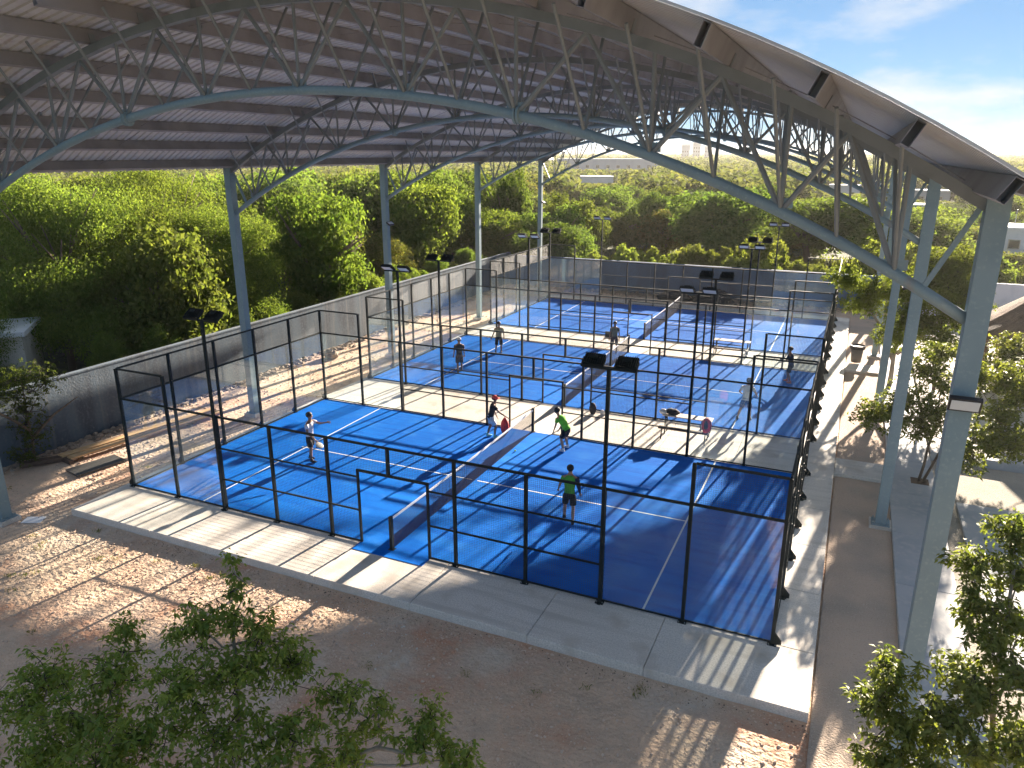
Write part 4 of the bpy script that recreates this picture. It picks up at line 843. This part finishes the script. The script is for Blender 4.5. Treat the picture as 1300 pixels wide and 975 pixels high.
def person(lbl, loc, face, shirt, shorts, skin='skin', lean=0, twist=0, legs=((.10, .0, 0), (-.10, .0, 0)), arms=None, cap=None, shoes='shoe_d', h_=1.75, sleeve=.55, knee=(0, 0), head=(0, 0), shortlen=.8, hair='hair', nohair=False, group=None, armsleeve=False):
    """local frame: +Y is the way the person faces, +X to the right.  face: degrees clockwise from +Y.
    legs: (x, y of the foot, lift) right then left; arms: (elbow, wrist) offsets from the shoulder, right then left."""
    k = h_ / 1.75; e = empty('person', loc, R_(-face)); e.scale = (k,) * 3; tag(e, lbl, 'person')
    V3 = Vector; hip = V3((0, 0, .93 - abs(lean) * .0012)); Rl = Matrix.Rotation(R_(-lean), 3, 'X') @ Matrix.Rotation(R_(twist), 3, 'Z')
    drop = max(0, (max(abs(legs[0][1]), abs(legs[1][1])) - .12)) * .22 + max(knee) * .5; hip.z -= drop
    up = lambda v: hip + Rl @ V3(v)
    waist, chest, nb, nk = up((0, 0, .14)), up((0, .01, .38)), up((0, 0, .53)), up((0, .02, .60))
    hd = Rl @ Matrix.Rotation(R_(lean * .6 - head[0]), 3, 'X') @ Matrix.Rotation(R_(head[1]), 3, 'Z')
    H = lambda v: nk + hd @ (V3(v) * 1.12)
    V = [hip, waist, chest, nb, nk, H((0, .005, .07)), H((0, .01, .15)), H((0, 0, .22))]; E_ = [(0, 1), (1, 2), (2, 3), (3, 4), (4, 5), (5, 6), (6, 7)]; Rd = [.125, .115, .13, .07, .055, .078, .096, .066]
    nv = lambda v, r, pr: (V.append(V3(v)), Rd.append(r), E_.append((pr, len(V) - 1)), len(V) - 1)[-1]
    nv(H((0, .105, .10)), .012, 6)                    # nose
    nv(H((.088, 0, .11)), .012, 6); nv(H((-.088, 0, .11)), .012, 6)   # ears
    hands = []; sl = []
    for s_, (el, wr) in zip((1, -1), arms or (((.06, .0, -.28), (.08, .12, -.52)), ((-.06, .0, -.28), (-.08, .12, -.52)))):
        sh = up((.185 * s_, 0, .47)); i = nv(sh, .055, 3); a = sh + Rl @ V3(el) if False else sh + V3(el); w1 = sh + V3(wr)
        j = nv(a, .04, i); f = nv(w1, .025, j); dirn = (w1 - a).normalized(); p = nv(w1 + dirn * .06, .030, f); sd_ = dirn.cross(V3((0, 1, .2))).normalized()
        for q in range(4): a1 = nv(w1 + dirn * .10 + sd_ * (.022 * (q - 1.5)), .009, p); nv(w1 + dirn * (.165 + (.012 if q in (1, 2) else 0)) + sd_ * (.020 * (q - 1.5)) + V3((0, .015, -.01)), .008, a1)
        nv(w1 + dirn * .07 + sd_ * .055, .010, p); hands.append((w1, dirn)); sl.append((sh, a, w1))
    lg = []
    for s_, (fx, fy, fl), kn in zip((1, -1), legs, knee):
        hp = hip + V3((.095 * s_, 0, -.06)); i = nv(hp, .085, 0); an = V3((fx, fy, .085 + fl)); mid = hp.lerp(an, .49) + V3((s_ * .01, .035 + kn * 1.1, .0))
        th = nv(hp.lerp(mid, .5), .077, i); j = nv(mid, .055, th); cf = nv(mid.lerp(an, .4) + V3((0, -.02, 0)), .055, j); q = nv(an, .036, cf); nv(an + V3((0, .10, -.045)), .03, q); lg.append((hp, mid, an))
    skin_obj('body', V, E_, Rd, M[skin], e)
    # shirt: torso loft + sleeves
    b = MB(); X = Rl @ V3((1, 0, 0)); Y = Rl @ V3((0, 1, 0))
    loft(b, [(up((0, 0, z)), X * a, Y * c) for z, a, c in ((-.06, .165, .125), (.04, .160, .118), (.14, .152, .112), (.26, .168, .122), (.38, .185, .130), (.46, .180, .118), (.51, .135, .09), (.545, .075, .065))], 16)
    for sh, a, w1 in sl:
        t = a if sleeve <= 1 else a.lerp(w1, sleeve - 1); en = sh.lerp(a, min(sleeve, 1)); b.tube([sh + (Rl @ V3((0, 0, .0))) * 1, sh.lerp(en, .5), en] + ([t] if sleeve > 1 else []), [.075, .068, .066] + ([.045] if sleeve > 1 else []), 10)
    b.build('shirt', M[shirt], e, True)
    if armsleeve: sh, a, w1 = sl[0]; b = MB(); b.tube([sh + V3((.012, 0, .01)), sh.lerp(a, .5), a, w1], [.08, .074, .055, .034], 10); b.build('arm_sleeve', M['c_navy'], e, True)
    b = MB(); loft(b, [(hip + V3((0, 0, z)), V3((a, 0, 0)), V3((0, c, 0))) for z, a, c in ((.05, .150, .112), (-.02, .168, .128), (-.10, .175, .132), (-.16, .15, .11))], 16)
    for hp, mid, an in lg:
        en = hp.lerp(mid, shortlen); b.tube([hp + V3((0, 0, -.02)), hp.lerp(en, .5), en], [.10, .102, .098], 12)
    b.build('shorts', M[shorts], e, True)
    for s_, (hp, mid, an) in zip((1, -1), lg):
        b = MB(); b.ellip(an + V3((0, .055, -.045)), (.048, .14, .042), 12, 6); b.tube([an + V3((0, 0, -.03)), an + V3((0, -.005, .06))], [.052, .046], 10); b.build('shoe', M[shoes], e, True)
    b = MB()
    if cap:
        hb = MB(); hb.ellip((0, -.012, .15), (.102, .112, .092), 14, 8); bb = MB(); bb.ellip((0, .11, .14), (.065, .065, .01), 12, 4)
        for q in (hb, bb): q.v = [tuple(H(v)) for v in q.v]
        c_ = hb.build('cap', M[cap], e, True)
        bb.build('brim', M[cap], c_, True)
    if not nohair:
        b.ellip((0, -.02, .15 if not cap else .12), (.096, .106, .095 if not cap else .07), 14, 8); b.v = [tuple(H(v)) for v in b.v]; b.build('hair', M[hair], e, True)
    b = MB()
    for s_ in (-1, 1): b.ellip((s_ * .032, .086, .125), (.011, .008, .008), 6, 4)
    b.v = [tuple(H(v)) for v in b.v]; b.build('eyes', M['hair'], e, True)
    return e, hands, k
def racket(e, hands, k, lbl, dirv, idx=0, col='racket'):
    w1, dn = hands[idx]; mw = Matrix.LocRotScale(e.location, e.rotation_euler, e.scale); p = mw @ (w1 + dn * .08)
    r = empty('padel_racket', p); tag(r, lbl, 'racket'); d = Vector(dirv).normalized(); r.rotation_euler = d.to_track_quat('Z', 'Y').to_euler()
    b = MB(); b.tube([(0, 0, -.06), (0, 0, .12)], .017, 8); b.build('handle', M['blackf'], r, True)
    b = MB(); b.ellip((0, 0, .28), (.13, .019, .155), 18, 8); b.build('face', M[col], r, True)
M['racket'] = mat('racket_face', (.62, .58, .52), .5); M['shoe_d'] = mat('dark_shoe', (.02, .02, .022), .6); M['shoe_w'] = mat('white_shoe', (.7, .7, .74), .6); M['shoe_t'] = mat('turquoise_shoe', (.25, .62, .60), .6); M['shoe_r'] = mat('coral_shoe', (.55, .14, .10), .6)
M['c_white'] = cloth('white_shirt', (.66, .64, .68)); M['c_black'] = cloth('black_cloth', (.014, .014, .016)); M['c_green'] = cloth('lime_shirt', (.16, .58, .04)); M['c_grn2'] = cloth('green_vest', (.10, .38, .04))
M['c_tan'] = cloth('mustard_shirt', (.42, .30, .13)); M['c_navy'] = cloth('navy_cloth', (.02, .03, .07)); M['c_grey'] = cloth('grey_shirt', (.50, .50, .52)); M['c_olive'] = cloth('olive_shirt', (.16, .15, .10)); M['c_red'] = mat('red_cap', (.75, .06, .05), .7); M['c_short'] = cloth('white_shorts', (.62, .64, .70))
M['c_blue'] = cloth('blue_shorts', (.03, .08, .22)); M['c_brown'] = cloth('brown_shorts', (.09, .06, .05))
ev = person('person in white shirt and black shorts pointing ahead with a racket, nearest court left', (3.96, 4.1, .015), 80, 'c_white', 'c_black', 'skin_d', lean=3, legs=((.16, .10, 0), (-.12, -.12, 0)),
    arms=(((.10, .06, -.27), (.14, .30, -.42)), ((-.06, .26, -.08), (-.04, .52, -.02))), h_=1.78)
racket(*ev, 'padel racket held low by the person in the white shirt', (.75, -.25, -.45))
ev = person('person in red cap, black shirt and white shorts leaning by the net, nearest court', (8.75, 8.8, .015), 60, 'c_black', 'c_short', 'skin_d', lean=14, legs=((.12, .14, 0), (-.10, -.12, 0)), knee=(.08, .03),
    arms=(((.16, .20, -.20), (.30, .42, -.32)), ((-.05, .02, -.28), (-.06, .12, -.52))), cap='c_red', shoes='shoe_t', h_=1.72, shortlen=.75)
person('person in lime green shirt bent forward with hands low, nearest court by the net', (11.85, 8.75, .015), -75, 'c_green', 'c_black', 'skin', lean=38, legs=((.20, .08, 0), (-.22, -.02, 0)), knee=(.09, .09),
    arms=(((.03, .04, -.27), (.0, .14, -.50)), ((-.03, .05, -.27), (.0, .15, -.50))), shoes='shoe_w', h_=1.76, head=(10, 0))
person('person in green patterned vest with black sleeve stepping forward, nearest court right', (13.85, 3.6, .015), -8, 'c_grn2', 'c_black', 'skin', lean=4, legs=((.16, -.22, 0), (-.16, .10, 0)),
    arms=(((.09, -.02, -.28), (.10, .10, -.50)), ((-.12, .0, -.27), (-.18, .14, -.46))), h_=1.76, sleeve=.35, armsleeve=True)
person('person in black shirt and grey cap walking along the service line, middle court', (3.42, 16.2, .015), -35, 'c_black', 'c_brown', 'skin_d', lean=3, legs=((.12, .20, 0), (-.10, -.16, 0)), cap='c_grey', h_=1.74, shoes='shoe_d', shortlen=.95)
person('person in mustard yellow shirt and black leggings facing the net, middle court', (3.6, 20.4, .015), 150, 'c_tan', 'c_black', 'skin_d', lean=2, legs=((.18, .05, 0), (-.14, -.08, 0)), h_=1.72, shoes='shoe_d', arms=(((.10, .0, -.26), (.20, .05, -.46)), ((-.08, .0, -.27), (-.08, .18, -.44))), shortlen=1)
person('person in olive shirt standing at the far end of the middle net', (9.3, 23.1, .015), 170, 'c_olive', 'c_brown', 'skin_d', lean=4, legs=((.12, .04, 0), (-.12, -.06, 0)), h_=1.72)
ev = person('person in navy shirt with coral shoes by the right glass, middle court', (18.55, 21.1, .015), -75, 'c_navy', 'c_black', 'skin_d', lean=8, legs=((.16, .16, 0), (-.12, -.08, 0)), knee=(.05, .05), shoes='shoe_r', h_=1.76,
    arms=(((.06, .16, -.24), (.04, .36, -.30)), ((-.08, .10, -.26), (-.06, .32, -.36))))
racket(*ev, 'padel racket held by the person in the navy shirt', (-.7, .1, -.1))
person('person in grey shirt, dark cap and navy shorts seen from behind, middle court right', (17.35, 14.85, .015), 10, 'c_grey', 'c_blue', 'skin', lean=14, legs=((.20, .05, 0), (-.26, -.12, 0)), knee=(.05, .05), cap='c_navy', h_=1.78,
    arms=(((.16, .02, -.24), (.12, .24, -.36)), ((-.16, .02, -.24), (-.14, .24, -.36))))
person('person in black clothes standing under the thatched hut behind the leaves', (28.35, 20.7, .11), 150, 'c_black', 'c_black', 'skin_d', h_=1.72)
# ------------------------------------------------------------------ haze
HAZE = True
if HAZE:
    b = MB(); b.box(-1500, -40, -1.6, 1500, 1700, 20.5); o = b.build('haze', None); tag(o, 'thin pale air haze over the whole place', 'haze', kind='stuff')
    m = bpy.data.materials.new('haze_air'); m.use_nodes = True; n = m.node_tree.nodes; l = m.node_tree.links; n.remove(n['Principled BSDF'])
    pv = n.new('ShaderNodeVolumePrincipled'); pv.inputs['Color'].default_value = (.90, .86, .80, 1); pv.inputs['Density'].default_value = .00032; pv.inputs['Anisotropy'].default_value = .25
    l.new(pv.outputs[0], n['Material Output'].inputs['Volume']); o.data.materials.clear(); o.data.materials.append(m)
